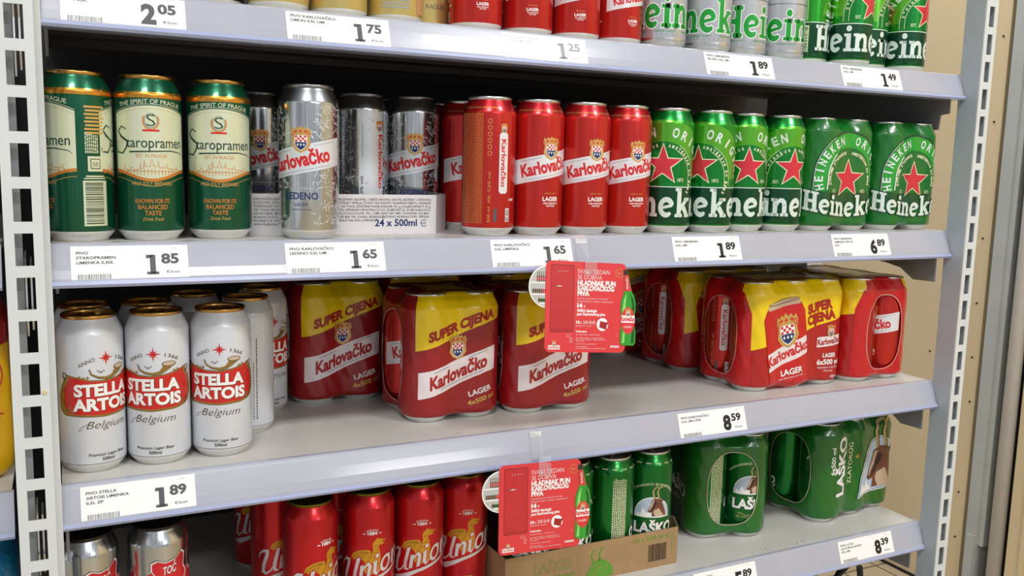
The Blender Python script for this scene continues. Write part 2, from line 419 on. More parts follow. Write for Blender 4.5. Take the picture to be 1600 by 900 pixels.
mat('film_lime', '1f9a2c', .0, .26, .5, .1, bump=.4, bscale=34, bstretch=(1, 1, .35), pattern=('2fae36', 500, .3))
mat('film_goat_green', '15661a', .0, .28, .5, .1, bump=.6, bscale=30, bstretch=(1, 1, .35))
mat('film_deep_green', '0a4c22', .0, .26, .5, .1, bump=.4, bscale=34)
mat('silver_can', 'c4c8ca', .97, .16, .2, .05, bump=.01, bscale=200)
mat('silver_frost', 'dfe4e8', .35, .4, .1)
mat('silver_white', 'c9ccd2', .6, .3, .3)
mat('silver_green', '1fa13a', .35, .3, .3)
mat('white_can', 'd9dde3', .15, .3, .4, .1)
mat('stella_red', 'c9231f', .1, .35, .3)
mat('stella_gold', '9a7a38', .4, .35, .2)
mat('stella_dark', '4a3a1c', .1, .4, .2)
mat('staro_green', '0c5a3c', .6, .28, .4, .08)
mat('staro_cream', 'd9dfbf', .3, .3, .3)
mat('staro_ink', '123a2e', .0, .4, .2)
mat('gold_ring', 'dd9a3c', .9, .25, .2)
mat('union_red', 'c81c24', .7, .33, .3, .12)
mat('union_gold', 'cf9420', .5, .35, .2)
mat('union_silver', 'd9dadb', .5, .35, .2)
mat('lasko_green', '127c2e', .75, .26, .3, .1)
mat('lasko_deep', '0e6a2a', .6, .28, .3, .1)
mat('goat_brown', '7a4a34', .0, .5, .1, var=.3, vscale=200)
mat('goat_dark', '38241c', .0, .5, .1)
mat('goat_light', 'c9b096', .0, .5, .1)
mat('horn_tan', 'b5a06a', .0, .5, .1)
mat('sky_pale', 'b9c9dc', .1, .4, .1)
mat('limun_gold', 'd8c278', .7, .3, .3)
mat('limun_pale', 'e6d9a6', .4, .35, .3)
mat('lemon_yellow', 'e2d24a', .1, .35, .3)
mat('peach', 'd8a878', .3, .35, .3)
mat('cardboard_white', 'dddadb', .0, .7, var=.06, vscale=40)
mat('cardboard_brown', 'a98a62', .0, .75, var=.12, vscale=50)
mat('cardboard_core', '6c5c4c', .0, .8, var=.2)
mat('tray_green', '5c9a2c', .0, .6)
mat('desp_dark', '2a2620', .4, .35, .2)
mat('teal_can', '0f4f48', .5, .3, .3)
mat('yellow_pack', 'e8b60c', .0, .35, .4, bump=.4, bscale=30)
mat('blue_pack', '1478a8', .0, .35, .4, bump=.4, bscale=30)

# ------------------------------------------------------------ cans (millimetres on the label, metres in the world)
R0 = 33.0
PROF = [(24.2, .6), (24.9, 0), (25.6, .6), (27.0, 3.0), (30.6, 7.0), (32.4, 9.6), (33.0, 12.0), (33.0, 147.0), (32.85, 148.6), (32.2, 150.6), (29.4, 157.0), (27.6, 160.6), (26.7, 162.4), (26.2, 163.6)]
RIM = [(26.2, 163.6), (26.9, 164.2), (27.25, 165.2), (27.25, 166.9), (26.8, 167.7), (26.0, 167.9), (25.3, 167.3), (24.9, 165.5), (24.4, 162.4), (23.4, 162.0), (22.8, 163.0), (22.0, 163.6), (0, 163.7)]
def prof_r(v):
    P = PROF
    if v <= P[1][1]: return P[1][0], 0
    for (r0, z0), (r1, z1) in zip(P[1:], P[2:]):
        if z0 <= v <= z1:
            k = (v - z0) / ((z1 - z0) or 1); return r0 + (r1 - r0) * k, (r1 - r0) / ((z1 - z0) or 1)
    return P[-1][0], 0
def can_fn(x, y, l):
    r, sl = prof_r(y); a = x / R0; off = .14 + .05 * l
    nx, nz = 1 / math.hypot(1, sl), -sl / math.hypot(1, sl)
    rr = (r + off * nx) / 1000
    return Vector((rr * math.sin(a), -rr * math.cos(a), (y + off * nz) / 1000)), Vector((math.sin(a) * nx, -math.cos(a) * nx, nz))
def revolve(bm, prof, seg=64, mi=0, uvl=None):
    rings = []
    for r, z in prof:
        if r == 0: rings.append([bm.verts.new((0, 0, z / 1000))] * seg)
        else: rings.append([bm.verts.new((r / 1000 * math.sin(2 * PI * i / seg), -r / 1000 * math.cos(2 * PI * i / seg), z / 1000)) for i in range(seg)])
    for (A, B), (p, q) in zip(zip(rings, rings[1:]), zip(prof, prof[1:])):
        for i in range(seg):
            j = (i + 1) % seg
            vs = [A[i], A[j], B[j], B[i]]; u = []
            for v in vs:
                if v not in u: u.append(v)
            if len(u) > 2:
                f = bm.faces.new(u); f.material_index = mi
                if uvl is not None:
                    for lp in f.loops:
                        a = math.atan2(lp.vert.co.x, -lp.vert.co.y)
                        if i >= seg // 2 and a <= 1e-6: a += 2 * PI
                        lp[uvl].uv = (a * R0, lp.vert.co.z * 1000)
XC = frange(-105, 105, 3)
YC = [9.6, 12, 94, 95.6, 97.6, 100.5, 104, 107.6, 109.4, 147, 148.6, 150.6, 153.5, 157, 160.6, 162.4]
def short_can(*a, cut=53, **k):
    """the same can with a shorter barrel (0,33 l)"""
    global PROF, RIM
    P_, R_ = PROF, RIM
    PROF = [(r, z if z < 100 else z - cut) for r, z in P_]; RIM = [(r, z - cut) for r, z in R_]
    K = can_meshes(*a, tab=164.6 - cut, **k); PROF, RIM = P_, R_
    return K
def can_meshes(name, body_mat, neck_mat, lid_mat, base_mat, art, seg=64, neck_from=163.6, paint_from=10.8, tab=164.6):
    bm = bmesh.new(); uvl = bm.loops.layers.uv.new('label')
    lo = [(r, z) for r, z in PROF if z >= 9.6]
    P = [(31.9, paint_from - 1.0), (32.6, paint_from)] + [p for p in PROF if p[1] > paint_from]
    revolve(bm, P, seg, 0, uvl)
    mats = [body_mat]
    if neck_from < 163:
        mats.append(neck_mat)
        for f in bm.faces:
            if f.calc_center_median().z * 1000 > neck_from: f.material_index = 1
    body = wrap_mesh(name + '_body', bm, mats, art, can_fn, XC, YC)
    bm = bmesh.new(); revolve(bm, [(0, 6), (20, 3.6), (23.6, 1.2)] + PROF[1:6] + [(32.2, paint_from)], seg, 0)
    fix(bm); base = bpy.data.meshes.new(name + '_base'); bm.to_mesh(base); bm.free(); base.materials.append(MATS[base_mat])
    bm = bmesh.new(); revolve(bm, RIM, seg, 0)
    fix(bm); lid = bpy.data.meshes.new(name + '_lid'); bm.to_mesh(lid); bm.free(); lid.materials.append(MATS[lid_mat])
    bm = bmesh.new()
    a = Art(); a.ell(0, 4, 7.5, 11, lid_mat, 0, inner=2.2); a.ell(0, -3, 5, 5, lid_mat, 0)
    fl, nm = a.flat(); rr = bmesh.ops.extrude_face_region(fl, geom=fl.faces[:])
    for v in rr['geom']:
        if isinstance(v, bmesh.types.BMVert): v.co.z += 1.0
    for v in fl.verts: v.co = Vector((v.co.x, v.co.y, v.co.z + tab)) / 1000
    fix(fl); tab = bpy.data.meshes.new(name + '_tab'); fl.to_mesh(tab); fl.free(); tab.materials.append(MATS[lid_mat])
    for me in (base, lid):
        for p in me.polygons: p.use_smooth = True
    return dict(body=body, can_base=base, lid=lid, pull_tab=tab)
ALLC = []
def place_can(K, x, y, z, face, label, group, nm='beer_can', parent=None, inner=False):
    """face: degrees the label front is turned from the viewer's side, positive to the right"""
    if not inner:
        a = -math.atan2(x - CAM.x, y - CAM.y) + math.radians(face)
        t = empty(nm, (x, y, z), a); tag(t, label, 'can', group)
    else:
        t = share('can', K['body'], parent, (x, y, z), math.radians(face))
        share('can_base', K['can_base'], t); share('lid', K['lid'], t)
        return t
    share('body', K['body'], t); share('can_base', K['can_base'], t)
    ld = share('lid', K['lid'], t); share('pull_tab', K['pull_tab'], ld)
    return t

# crest with crown, chequered shield and blue field
def crest(A, cx, cy, k, ly=3, gold='print_gold'):
    f = lambda P: [(cx + x * k, cy + y * k) for x, y in P]
    A.poly(f([(-9, 2), (-11, 8), (-9.5, 13), (-6.5, 11), (-5, 14), (-2.5, 12), (0, 15), (2.5, 12), (5, 14), (6.5, 11), (9.5, 13), (11, 8), (9.5, 2), (10.5, -5), (6.5, -11), (0, -14), (-6.5, -11), (-10.5, -5)]), gold, ly)
    sh = [(-6.8, 5), (6.8, 5), (7, -1), (7, -4), (4.8, -8.5), (0, -12), (-4.8, -8.5), (-7, -4), (-7, -1)]
    A.poly(f(sh), 'print_white', ly + 1)
    A.poly(f([(-6.2, -2.5), (6.2, -2.5), (6, -5), (4.2, -8), (0, -11), (-4.2, -8), (-6, -5)]), 'print_navy', ly + 2)
    for i in range(5):
        for j in range(3):
            if (i + j) % 2 == 0: A.rect(cx + (-6.2 + i * 2.48) * k, cy + (-2.2 + j * 2.3) * k, cx + (-3.8 + i * 2.48) * k, cy + (.05 + j * 2.3) * k, 'print_red', ly + 2)
    for i in (-3.4, 0, 3.4): A.ell(cx + i * k, cy - 5.2 * k, .9 * k, 1.3 * k, 'print_white', ly + 3, 8)
    for i in (-2, 0, 2): A.star(cx + i * 2.6 * k, cy + 9 * k, 2.0 * k, 'print_red', ly + 1, 4, .5)
    A.ell(cx - 8.2 * k, cy + 6.5 * k, 1.6 * k, 3 * k, 'print_red', ly + 1, 8, inner=.6 * k); A.ell(cx + 8.2 * k, cy + 6.5 * k, 1.6 * k, 3 * k, 'print_red', ly + 1, 8, inner=.6 * k)

def karlo_band(A, band, ink, full=True, k=1.0):
    ft = lambda u: 102.5 + .205 * u; fb = lambda u: 72 + .205 * u
    A.poly([(-52, fb(-52)), (48, fb(48)), (48, ft(48)), (-52, ft(-52))], band, 1)
    A.text('Karlovačko', -2, 79.5, 14.5, ink, 3, w=73, bold=.04, rot=11.6)
    for a_, b_, o_ in ((-40, -12, ft), (14, 40, ft)): A.stroke([(a_, o_(a_) - 3.2), (b_, o_(b_) - 3.2)], .35, 'print_navy', 2)
    A.stroke([(-30, fb(-30) + 3), (34, fb(34) + 3)], .35, 'print_navy', 2)
    crest(A, 0, 108, 1.0, 4)

A = Art()
karlo_band(A, 'band_white', 'print_red')
A.text('LAGER', 1, 43.5, 5.0, 'print_white', 2, w=22, bold=.03); A.text('SINCE 1854', 1, 52, 1.8, 'print_gold', 2, w=17); A.text('100% PRIRODNI', 1, 39.5, 2.0, 'print_white', 2, w=20, bold=.02); A.text('SASTOJCI', 1, 36.5, 1.8, 'print_white', 2, w=12, bold=.02)
A.text('KARLOVAČKA PIVOVARA  KARLOVAČKA PIVOVARA', 0, 153, 2.0, 'print_gold', 1, w=95)
A.text('KARLOVAČKA PIVOVARA', 95, 153, 2.0, 'print_gold', 1, w=50)
# back: ingredients panel, capacity, side lettering
for i in range(13):
    xx = 100 - i * 2.6; A.rect(xx - .9, 16, xx + .9, 147, 'print_orange', 1)
    y0 = 17
    rnd = random.Random(i)
    while y0 < 145: L = rnd.uniform(1.2, 3.4); A.rect(xx - .55, y0, xx + .55, y0 + L, 'print_deep_red', 2); y0 += L + .7
for i, ch in enumerate('①②③④⑤⑥'[:0]): pass
for i in range(6): A.ell(-98 + 0, 100 + i * 7.6, 2.6, 2.9, 'print_gold', 1, 14, inner=.6)
A.text('500 ml  Alk. 5,0% vol.', -96.5, 17, 3.2, 'print_gold', 1, al='L', w=62, rot=90)
A.poly([(-86, 55), (-84, 52), (-76, 52), (-74, 55), (-74, 122), (-76, 125), (-84, 125), (-86, 122)], 'band_white', 1)
A.text('Karlovačko', -83.2, 117, 6.5, 'print_red', 2, al='L', w=57, rot=-90, bold=.028)
crest(A, -80, 130, .42, 3)
A.rect(-76, 18, -70, 34, 'print_white', 1); A.barcode(-75.5, 19, -70.5, 33, 'ink_black', 2, 14, True)
A.rect(-92, 18, -88, 34, 'ink_grey', 1)
A.text('LAGER', -66, 43.5, 2.6, 'print_white', 2, w=9, bold=.03)
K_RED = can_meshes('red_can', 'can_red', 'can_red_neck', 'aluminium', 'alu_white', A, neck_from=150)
B = Art(); B.merge(A, 0, 0, .70)
K_SHORT = short_can('short_red_can', 'can_red', 'can_red_neck', 'aluminium', 'alu_white', B, neck_from=97)

A = Art()
karlo_band(A, 'silver_frost', 'print_red')
rnd = random.Random(3)
for i in range(1000):
    side = rnd.random()
    u = rnd.choice((rnd.uniform(12, 100), rnd.uniform(-100, -16))); v = rnd.uniform(16, 145)
    if 70 + .2 * u < v < 104 + .2 * u and -54 < u < 50: continue
    if -28 < u < 30 and 28 < v < 55 and u < 22: continue
    a = rnd.uniform(0, 6.28); l = rnd.uniform(1.5, 5)
    A.stroke([(u, v), (u + l * math.cos(a), v + l * math.sin(a)), (u + l * math.cos(a + .5) * 1.5, v + l * math.sin(a + .5) * 1.5)], [.9, .6, .2], 'silver_frost', 1)
A.text('LEDENO', 0, 44, 7.4, 'print_navy', 2, w=37, bold=.02); A.text('LAGER', 0, 36.5, 3.6, 'print_navy', 2, w=15); A.text('KARLOVAČKA PIVOVARA', 0, 32, 1.5, 'print_navy', 2, w=22)
A.text('SVJETLO LAGER PIVO', 0, 55, 1.6, 'silver_frost', 2, w=28)
for i in range(9):
    xx = 98 - i * 2.3; y0 = 17; rnd = random.Random(40 + i)
    while y0 < 140: L = rnd.uniform(1.2, 3.4); A.rect(xx - .45, y0, xx + .45, y0 + L, 'ink_grey', 2); y0 += L + .8
A.rect(-100, 16, -68, 146, 'silver_frost', 1)
A.text('Karlovačko', -74.5, 118, 6.0, 'print_red', 2, al='L', w=66, rot=-90, bold=.03); crest(A, -73, 128, .5, 3)
A.text('www.karlovacko.com', -95, 90, 2.2, 'print_navy', 2, al='L', w=40, rot=90); A.text('4,0% vol.', -95, 40, 3.6, 'ink_black', 2, al='L', w=28, rot=90, bold=.02)
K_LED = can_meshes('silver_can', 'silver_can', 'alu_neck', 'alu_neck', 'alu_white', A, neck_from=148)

# slab letters
def arc(cx, cy, rx, ry, a0, a1, n=12): return [(cx + rx * math.cos(math.radians(a0 + (a1 - a0) * i / n)), cy + ry * math.sin(math.radians(a0 + (a1 - a0) * i / n))) for i in range(n + 1)]
def slab(A, word, x, y, sx, sy, mt, ly, grow=0., fn0=None):
    """heavy slab lettering; x centre, y baseline; sx, sy: size of the unit square"""
    wd = dict(H=1.22, e=1.0, i=.60, n=1.16, k=1.18)
    tot = sum(wd[c] for c in word); X = x - tot * sx / 2; g = grow
    for c in word:
        F = (lambda X: (lambda a, b: (X + a * sx, y + b * sy)))(X)
        f = (lambda a, b: fn0(*F(a, b))) if fn0 else F
        gx, gy = g / sx, g / sy
        def bar(x0, y0, x1, y1): A.rect(x0 - gx, y0 - gy, x1 + gx, y1 + gy, mt, ly, f)
        gg = g / math.sqrt(sx * sy)
        if c == 'H':
            bar(.14, 0, .44, 1.42); bar(.76, 0, 1.06, 1.42)
            for a in (.02, .64): bar(a, 0, a + .54, .17); bar(a, 1.25, a + .54, 1.42)
            bar(.4, .62, .8, .84)
        elif c == 'e':
            P = arc(.5, .5, .345, .40, 12, 318, 20); A.stroke(P, [.16] + [.27] * 17 + [.24, .2, .14], mt, ly, f, grow=gg)
            A.stroke([(.18, .46), (.84, .60)], .15, mt, ly, f, grow=gg)
        elif c == 'i':
            bar(.16, 0, .45, 1.0); bar(.02, 0, .58, .17); bar(.02, .84, .45, 1.0); A.ell(.31, 1.28, .17 + gx, .17 + gy, mt, ly, 16, fn=f)
        elif c == 'n':
            bar(.14, 0, .42, 1.0); bar(.02, 0, .52, .17); bar(.02, .84, .42, 1.0); bar(.72, 0, 1.0, .66); bar(.62, 0, 1.12, .17)
            A.stroke([(.36, .62), (.44, .80), (.58, .89), (.72, .88), (.82, .79), (.86, .60)], [.2, .22, .24, .26, .28, .28], mt, ly, f, grow=gg)
        elif c == 'k':
            bar(.14, 0, .42, 1.5); bar(.02, 0, .52, .17); bar(.02, 1.34, .42, 1.5)
            A.stroke([(.36, .42), (.86, .96)], .22, mt, ly, f, grow=gg); A.stroke([(.52, .60), (.94, .06)], .28, mt, ly, f, grow=gg)
            bar(.62, .84, 1.08, 1.0); bar(.70, 0, 1.16, .17)
        X += wd[c] * sx
def arch_text(A, s, R, cx, cy, h, mt, ly, a0, a1, bold=.03, outline=None, wf=.78):
    """letters one by one round an arch; angles from the vertical, clockwise; beyond the spring line the arch runs straight down"""
    n = len(s)
    for i, ch in enumerate(s):
        if ch == ' ': continue
        t = a0 + (a1 - a0) * i / (n - 1) if n > 1 else a0
        ar = math.radians(t)
        A.text(ch, cx + R * math.sin(ar), cy + R * math.cos(ar), h, mt, ly, rot=-t, bold=bold, w=None if ch == 'I' else h * wf)
def heineken_art(silver=False):
    A = Art()
    top = 'silver_white' if silver else 'can_green'
    if not silver:
        # pale arched field
        A.rect(-103, 63, 103, 151, 'can_green', 1)
        A.poly(arc(0, 62, 84, 90, 8, 172, 24), 'can_lime', 2)
        A.poly([(-46, 64)] + arc(0, 76, 46, 47, 180, 0, 24) + [(46, 64)], 'can_mid_green', 3)
        A.rect(-103, 12, 103, 62, 'can_dark_green', 1)
        A.rect(-103, 62.2, 103, 63.4, 'letter_pale', 4)
        arch_text(A, 'HEINEKEN', 64, 0, 66, 12.5, 'letter_pale', 5, -92, -14, wf=.72)
        arch_text(A, 'ORIGINAL', 64, 0, 66, 12.5, 'letter_pale', 5, 13, 92, wf=.72)
        for r in (38.5, 46): A.stroke([(-r, 66)] + arc(0, 76, r, r + 1, 180, 118, 8), .7, 'star_edge', 5); A.stroke(arc(0, 76, r, r + 1, 62, 0, 8) + [(r, 66)], .7, 'star_edge', 5)
        arch_text(A, "D'HONNEUR", 40, 0, 76, 4.2, 'star_edge', 5, -78, -12, wf=.7); arch_text(A, 'AMSTERDAM EN 1883', 40, 0, 76, 4.2, 'star_edge', 5, 11, 118, wf=.7)
        A.text('EST.', -25, 70, 4.5, 'star_edge', 5, bold=.01, sx=.8); A.text('1873', 25, 70, 4.5, 'star_edge', 5, bold=.01, sx=.8)
        A.star(0, 92, 29.5, 'star_edge', 5, k=.41); A.star(0, 92, 26.5, 'star_red', 6, k=.39)
        slab(A, 'Heineken', 0, 22.5, 22.6, 26, 'letter_pale', 4)
        for i in range(6): A.text('PREMIUM QUALITY' if i % 2 else 'HAIL JAKT 1873', -85 + i * 34, 14.5, 2.6, 'can_mid_green', 4, w=25)
        # back column
        for i in range(8):
            xx = 100 - i * 2.2; y0 = 66; rnd = random.Random(i)
            while y0 < 145: L = rnd.uniform(1.2, 3.4); A.rect(xx - .5, y0, xx + .5, y0 + L, 'star_edge', 5); y0 += L + .8
        A.rect(92, 20, 103, 58, 'star_edge', 5); A.barcode(93, 21, 102, 57, 'can_dark_green', 6, 20, True)
    else:
        A.rect(-103, 80, 103, 81.2, 'alu_neck', 2)
        A.star(0, 118, 24, 'star_red', 5, k=.4)
        slab(A, 'Heineken', 0, 29, 24.4, 30, 'print_white', 3, grow=1.3); slab(A, 'Heineken', 0, 29, 24.4, 30, 'silver_green', 5)
        for i in range(30): A.stroke([(-100 + i * 6.9, 18), (-100 + i * 6.9, 21.5)], .7, 'ink_light', 3)
        for i in range(5): A.text('PREMIUM QUALITY', -82 + i * 41, 23, 2.4, 'silver_green', 3, w=30)
        A.rect(-103, 12, 103, 16, 'aluminium', 2)
        A.text('SILVER', 34, 92, 6, 'ink_grey', 3, rot=90); A.rect(60, 88, 80, 140, 'ink_grey', 3)
    return A
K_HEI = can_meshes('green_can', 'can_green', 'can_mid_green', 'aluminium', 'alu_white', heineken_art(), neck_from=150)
K_SIL = can_meshes('pale_can', 'silver_white', 'silver_white', 'aluminium', 'aluminium', heineken_art(True))

# dark green can with cream panel
A = Art()
A.rect(-103, 144.5, 103, 150.3, 'gold_ring', 1)
top = lambda u: 137 - (u / 40) ** 2 * 9
us = [-40 + i * 4 for i in range(21)]; bot = lambda u: 64 + 9 * (1 - math.cos(u / 40 * PI)) / 2
for s_ in (0, 103):
    A.poly([(u + s_, bot(u)) for u in us] + [(u + s_, top(u)) for u in reversed(us)], 'gold_ring' if 0 else 'staro_cream', 1)
    A.poly([(u + s_, bot(u) - 3.2) for u in us] + [(u + s_, bot(u)) for u in reversed(us)], 'print_orange', 1)
    A.stroke([(u + s_, bot(u) - 8) for u in us], .5, 'print_gold', 1)
    A.stroke([(u + s_, top(u) + 1.4) for u in us], .5, 'staro_cream', 2); A.stroke([(u + s_, top(u) - 3) for u in us], .3, 'print_gold', 2)
    A.text('THE SPIRIT OF PRAGUE', s_, 139, 4.4, 'staro_cream', 2, w=66, fn=lambda X, Y, s_=s_: (X, Y - ((X - s_) / 40) ** 2 * 6), bold=.01)
    A.ell(s_, 122, 8.2, 9.5, 'print_orange', 2, 20, 150, 390, inner=1.4); A.text('S', s_, 116.5, 12, 'staro_ink', 3, w=8.5, bold=-.01); A.rect(s_ - 8, 111.2, s_ + 8, 113.2, 'print_red', 3)
    A.ell(s_, 122, 6.4, 7.4, 'staro_ink', 3, 24, inner=.5)
    A.text('taropramen', s_ + 5, 95, 10.5, 'staro_ink', 3, w=60, bold=.006)
    A.stroke([(s_ - 25, 95), (s_ - 30, 89), (s_ - 38, 90), (s_ - 38, 94)], [1.6, 1.8, 1.5, .8], 'staro_ink', 3)
    A.stroke([(s_ - 25, 95), (s_ - 24, 101), (s_ - 32, 106), (s_ - 36, 111), (s_ - 31, 116), (s_ - 25, 113)], [2.0, 2.2, 2.4, 2.0, 1.6, .9], 'staro_ink', 3)
    A.stroke([(s_ - 22, 90.5), (s_ + 20, 92), (s_ + 33, 90), (s_ + 37, 87)], [1.6, 1.2, .8, .4], 'staro_ink', 3)
    A.text('EST. IN PRAGUE', s_, 85.2, 3.4, 'print_orange', 3, w=30)
    A.stroke([(s_ + a, b) for a, b in [(-36, 68), (-30, 72), (-28, 78), (-26, 72), (-22, 72), (-20, 76), (-18, 72), (-12, 73), (-11, 80), (-10, 73), (-8, 74), (-7, 82), (-6, 76), (-2, 76), (0, 84), (2, 76), (5, 76), (6, 82), (7, 75), (14, 75), (15, 79), (16, 74), (26, 73), (27, 77), (28, 72), (36, 69)]], .8, 'print_orange', 2)
    for i in range(-7, 8): A.rect(s_ + i * 3.4 - .8, 68 - abs(i) * .1, s_ + i * 3.4 - .2, 73.5 - abs(i) * .3, 'print_orange', 3); A.rect(s_ + i * 3.4 - 1.6, 71, s_ + i * 3.4 + 1.6, 71.6, 'print_orange', 3)
    A.text('PROUDLY BREWED', s_, 57, 3.6, 'print_gold', 2, w=40)
    for j, (tx, ww) in enumerate((('KNOWN FOR ITS', 34), ('BALANCED', 29), ('TASTE', 16))): A.text(tx, s_, 39 - j * 6.2, 4.4 if j == 0 else 4.6, 'print_orange', 2, w=ww, bold=.015)
    A.text('Drink Fresh', s_, 21, 3.6, 'print_gold', 2, w=20, shear=.3)
A.rect(45, 16, 69, 61, 'staro_cream', 3); A.barcode(47, 18, 65, 60, 'staro_ink', 4, 26, True)
A.rect(50, 70, 65, 85, 'staro_cream', 3); A.rect(52.5, 72.5, 62.5, 82.5, 'staro_ink', 4); A.rect(53.3, 73.3, 61.7, 81.7, 'staro_cream', 5); A.text('50', 57.5, 75, 4.2, 'staro_ink', 6)
for j in range(8): A.rect(48 + j % 2, 132 - j * 3.6, 68 - j % 3, 134 - j * 3.6, 'print_gold', 3)
for i in range(7):
    y0 = 88; rnd = random.Random(i + 9)
    while y0 < 106: L = rnd.uniform(1.2, 3.4); A.rect(48 + i * 1.9, y0, 49.2 + i * 1.9, y0 + L, 'staro_cream', 3); y0 += L + .8
for yy in (103, 93): A.ell(66, yy, 3, 3.4, 'staro_cream', 3, 16, inner=.8)
A.rect(48, 64.5, 66, 66, 'staro_cream', 3); A.rect(46, 62.5, 68, 63.6, 'staro_cream', 3)
K_STA = can_meshes('cream_panel_can', 'staro_green', 'staro_green', 'gold_lid', 'alu_white', A)

# white can with red cartouche
A = Art()
L2 = [(-47, 72), (-45, 68), (-40, 64.5), (-30, 64), (0, 62.5), (25, 64), (36, 66.5), (42, 70), (46.5, 77), (47, 86), (44, 96), (38, 103), (37, 107), (28, 104), (14, 101), (0, 99.5), (-14, 100.5), (-26, 103.5), (-37, 106), (-39, 102), (-44, 94), (-48, 84)]
A.poly([(x * 1.035, 83 + (y - 83) * 1.06) for x, y in L2], 'stella_dark', 1)
A.poly([(x * 1.02, 83 + (y - 83) * 1.035) for x, y in L2], 'stella_gold', 2)
A.poly([(x * (.92 if abs(x) > 30 else .98), 83 + (y - 83) * (.97 if y > 83 else .94)) for x, y in L2], 'stella_red', 3)
for sx in (-1, 1):
    A.stroke([(sx * x, y) for x, y in ((40, 101), (43, 105), (42, 109), (38.5, 108), (39, 105.5))], [1.8, 1.6, 1.2, 1.0, .6], 'stella_dark', 4)
    A.stroke([(sx * x, y) for x, y in ((37, 68), (43, 73), (44.5, 80), (42.5, 88), (43.5, 93))], [3.2, 3, 2.4, 1.8, .8], 'stella_gold', 4)
    A.stroke([(sx * x, y) for x, y in ((36, 67), (39, 70), (41.5, 76), (40.5, 80))], [.9, .9, .7, .4], 'stella_dark', 5)
    A.stroke([(sx * x, y) for x, y in ((31, 66.5), (35, 68.5), (36, 71.5), (33.5, 73), (32, 71))], [1.6, 1.5, 1.2, 1, .5], 'stella_gold', 5)
A.stroke([(-14, 113), (-12, 107.5), (-6, 104), (2, 102.6), (9, 104), (13, 107.5), (17, 112)], [.8, 1.4, 2.0, 2.6, 3.4, 5, 9], 'stella_gold', 5); A.stroke([(-14.6, 113), (-12.8, 107), (-6, 102.8), (2, 101.2), (10, 102.4), (16, 106), (23, 111)], .5, 'stella_dark', 6)
for x_, y_ in ((-20, 103.4), (-16, 104), (-24, 104.6), (24, 105), (28, 106)): A.star(x_, y_, 2.2, 'stella_gold', 5, 4, .45)
A.ell(18.5, 113, 7.6, 3.0, 'stella_dark', 5); A.ell(18.5, 113.2, 6.6, 2.2, 'goat_light', 6)

A.text('*w*', -3, 108, 3.6, 'stella_dark', 4)
A.text('ANNO', -16, 118.5, 4.0, 'stella_dark', 3, w=17, bend=60, rot=24); A.text('1366', 21, 119, 4.0, 'stella_dark', 3, w=15, bend=50, rot=-20)
A.star(2.5, 124, 8, 'stella_red', 3, 4, .22); A.star(2.5, 124, 5.2, 'stella_red', 4, 4, .3, rot=45)
for s_, yy, ww in (('STELLA', 84.6, 60), ('ARTOIS', 69.2, 63)):
    A.text(s_, .8, yy - .7, 12.0, 'stella_dark', 4, w=ww + .6, bold=.045); A.text(s_, 0, yy, 12.0, 'print_white', 5, w=ww, bold=.045)
for (x0, y0), ln in (((-30, 84.6), 1), ((-31.5, 69.2), 1)): pass
A.text('Belgium', 2, 49.5, 8.2, 'stella_dark', 3, w=42, shear=.42, bold=-.012)
A.stroke([(-22, 49), (-27, 47.5), (-24, 51), (-14, 56.5)], [.4, .7, .5, .3], 'stella_dark', 3)
A.text('Premium Lager Beer', 2, 19.5, 3.2, 'stella_dark', 3, w=40, shear=.25, bold=.012); A.text('500ml', 2, 14.2, 3.4, 'stella_dark', 3, w=13, bold=.02)
for i in range(5):
    y0 = 20; rnd = random.Random(i + 70)
    while y0 < (130, 110, 120, 90, 120)[i]: L = rnd.uniform(1.2, 3.4); A.rect(62 + i * 3.6, y0, 62 + i * 3.6 + (1.1, .8, 1.6, .8, 1.1)[i], y0 + L, 'stella_dark', 3); y0 += L + .8
A.rect(-103, 10.9, 103, 11.3, 'stella_dark', 1)
K_STE = can_meshes('white_can', 'white_can', 'white_can', 'gold_lid', 'alu_white', A)

# red can with gold dragon and script
A = Art()
D = [(-27, 84), (-23, 92), (-16, 96), (-8, 97.5), (-1, 97), (0, 92), (3, 97), (2, 102), (3, 107), (7, 110), (8, 112.5), (10, 110.5), (14, 110), (17, 108), (20, 109), (18.5, 106.5), (15, 105), (18, 103.5), (14, 102), (11, 103), (10, 99), (12, 92), (13, 85), (11, 77), (14, 72), (8, 66), (-2, 64), (-8, 68), (-6, 76), (-8, 82), (-12, 86), (-15, 82), (-18, 87), (-21, 83), (-24, 86)]
A.poly(D, 'union_gold', 1)
for P in ([(-24, 86), (-14, 94), (-4, 95)], [(-17, 87), (-11, 93), (-3, 94)], [(-11, 87), (-7, 92), (-2, 93)], [(2, 96), (0, 88), (-4, 82), (-3, 76)], [(6, 84), (9, 79), (8, 72)], [(12, 106.5), (15, 107), (17, 106)], [(4, 100), (7, 103), (9, 101), (8, 95)], [(3, 92), (8, 94), (11, 91)], [(2, 87), (7, 89), (11, 86)]): A.stroke(P, .55, 'stella_dark', 2)
def uf(x, y, o=0):   # slant, rotate 16 degrees, place
    x, y = x + .22 * y, y; c, q = math.cos(.30), math.sin(.30); return (-44 + x * c - y * q * .3 + 3, 46 + x * q + y * c)
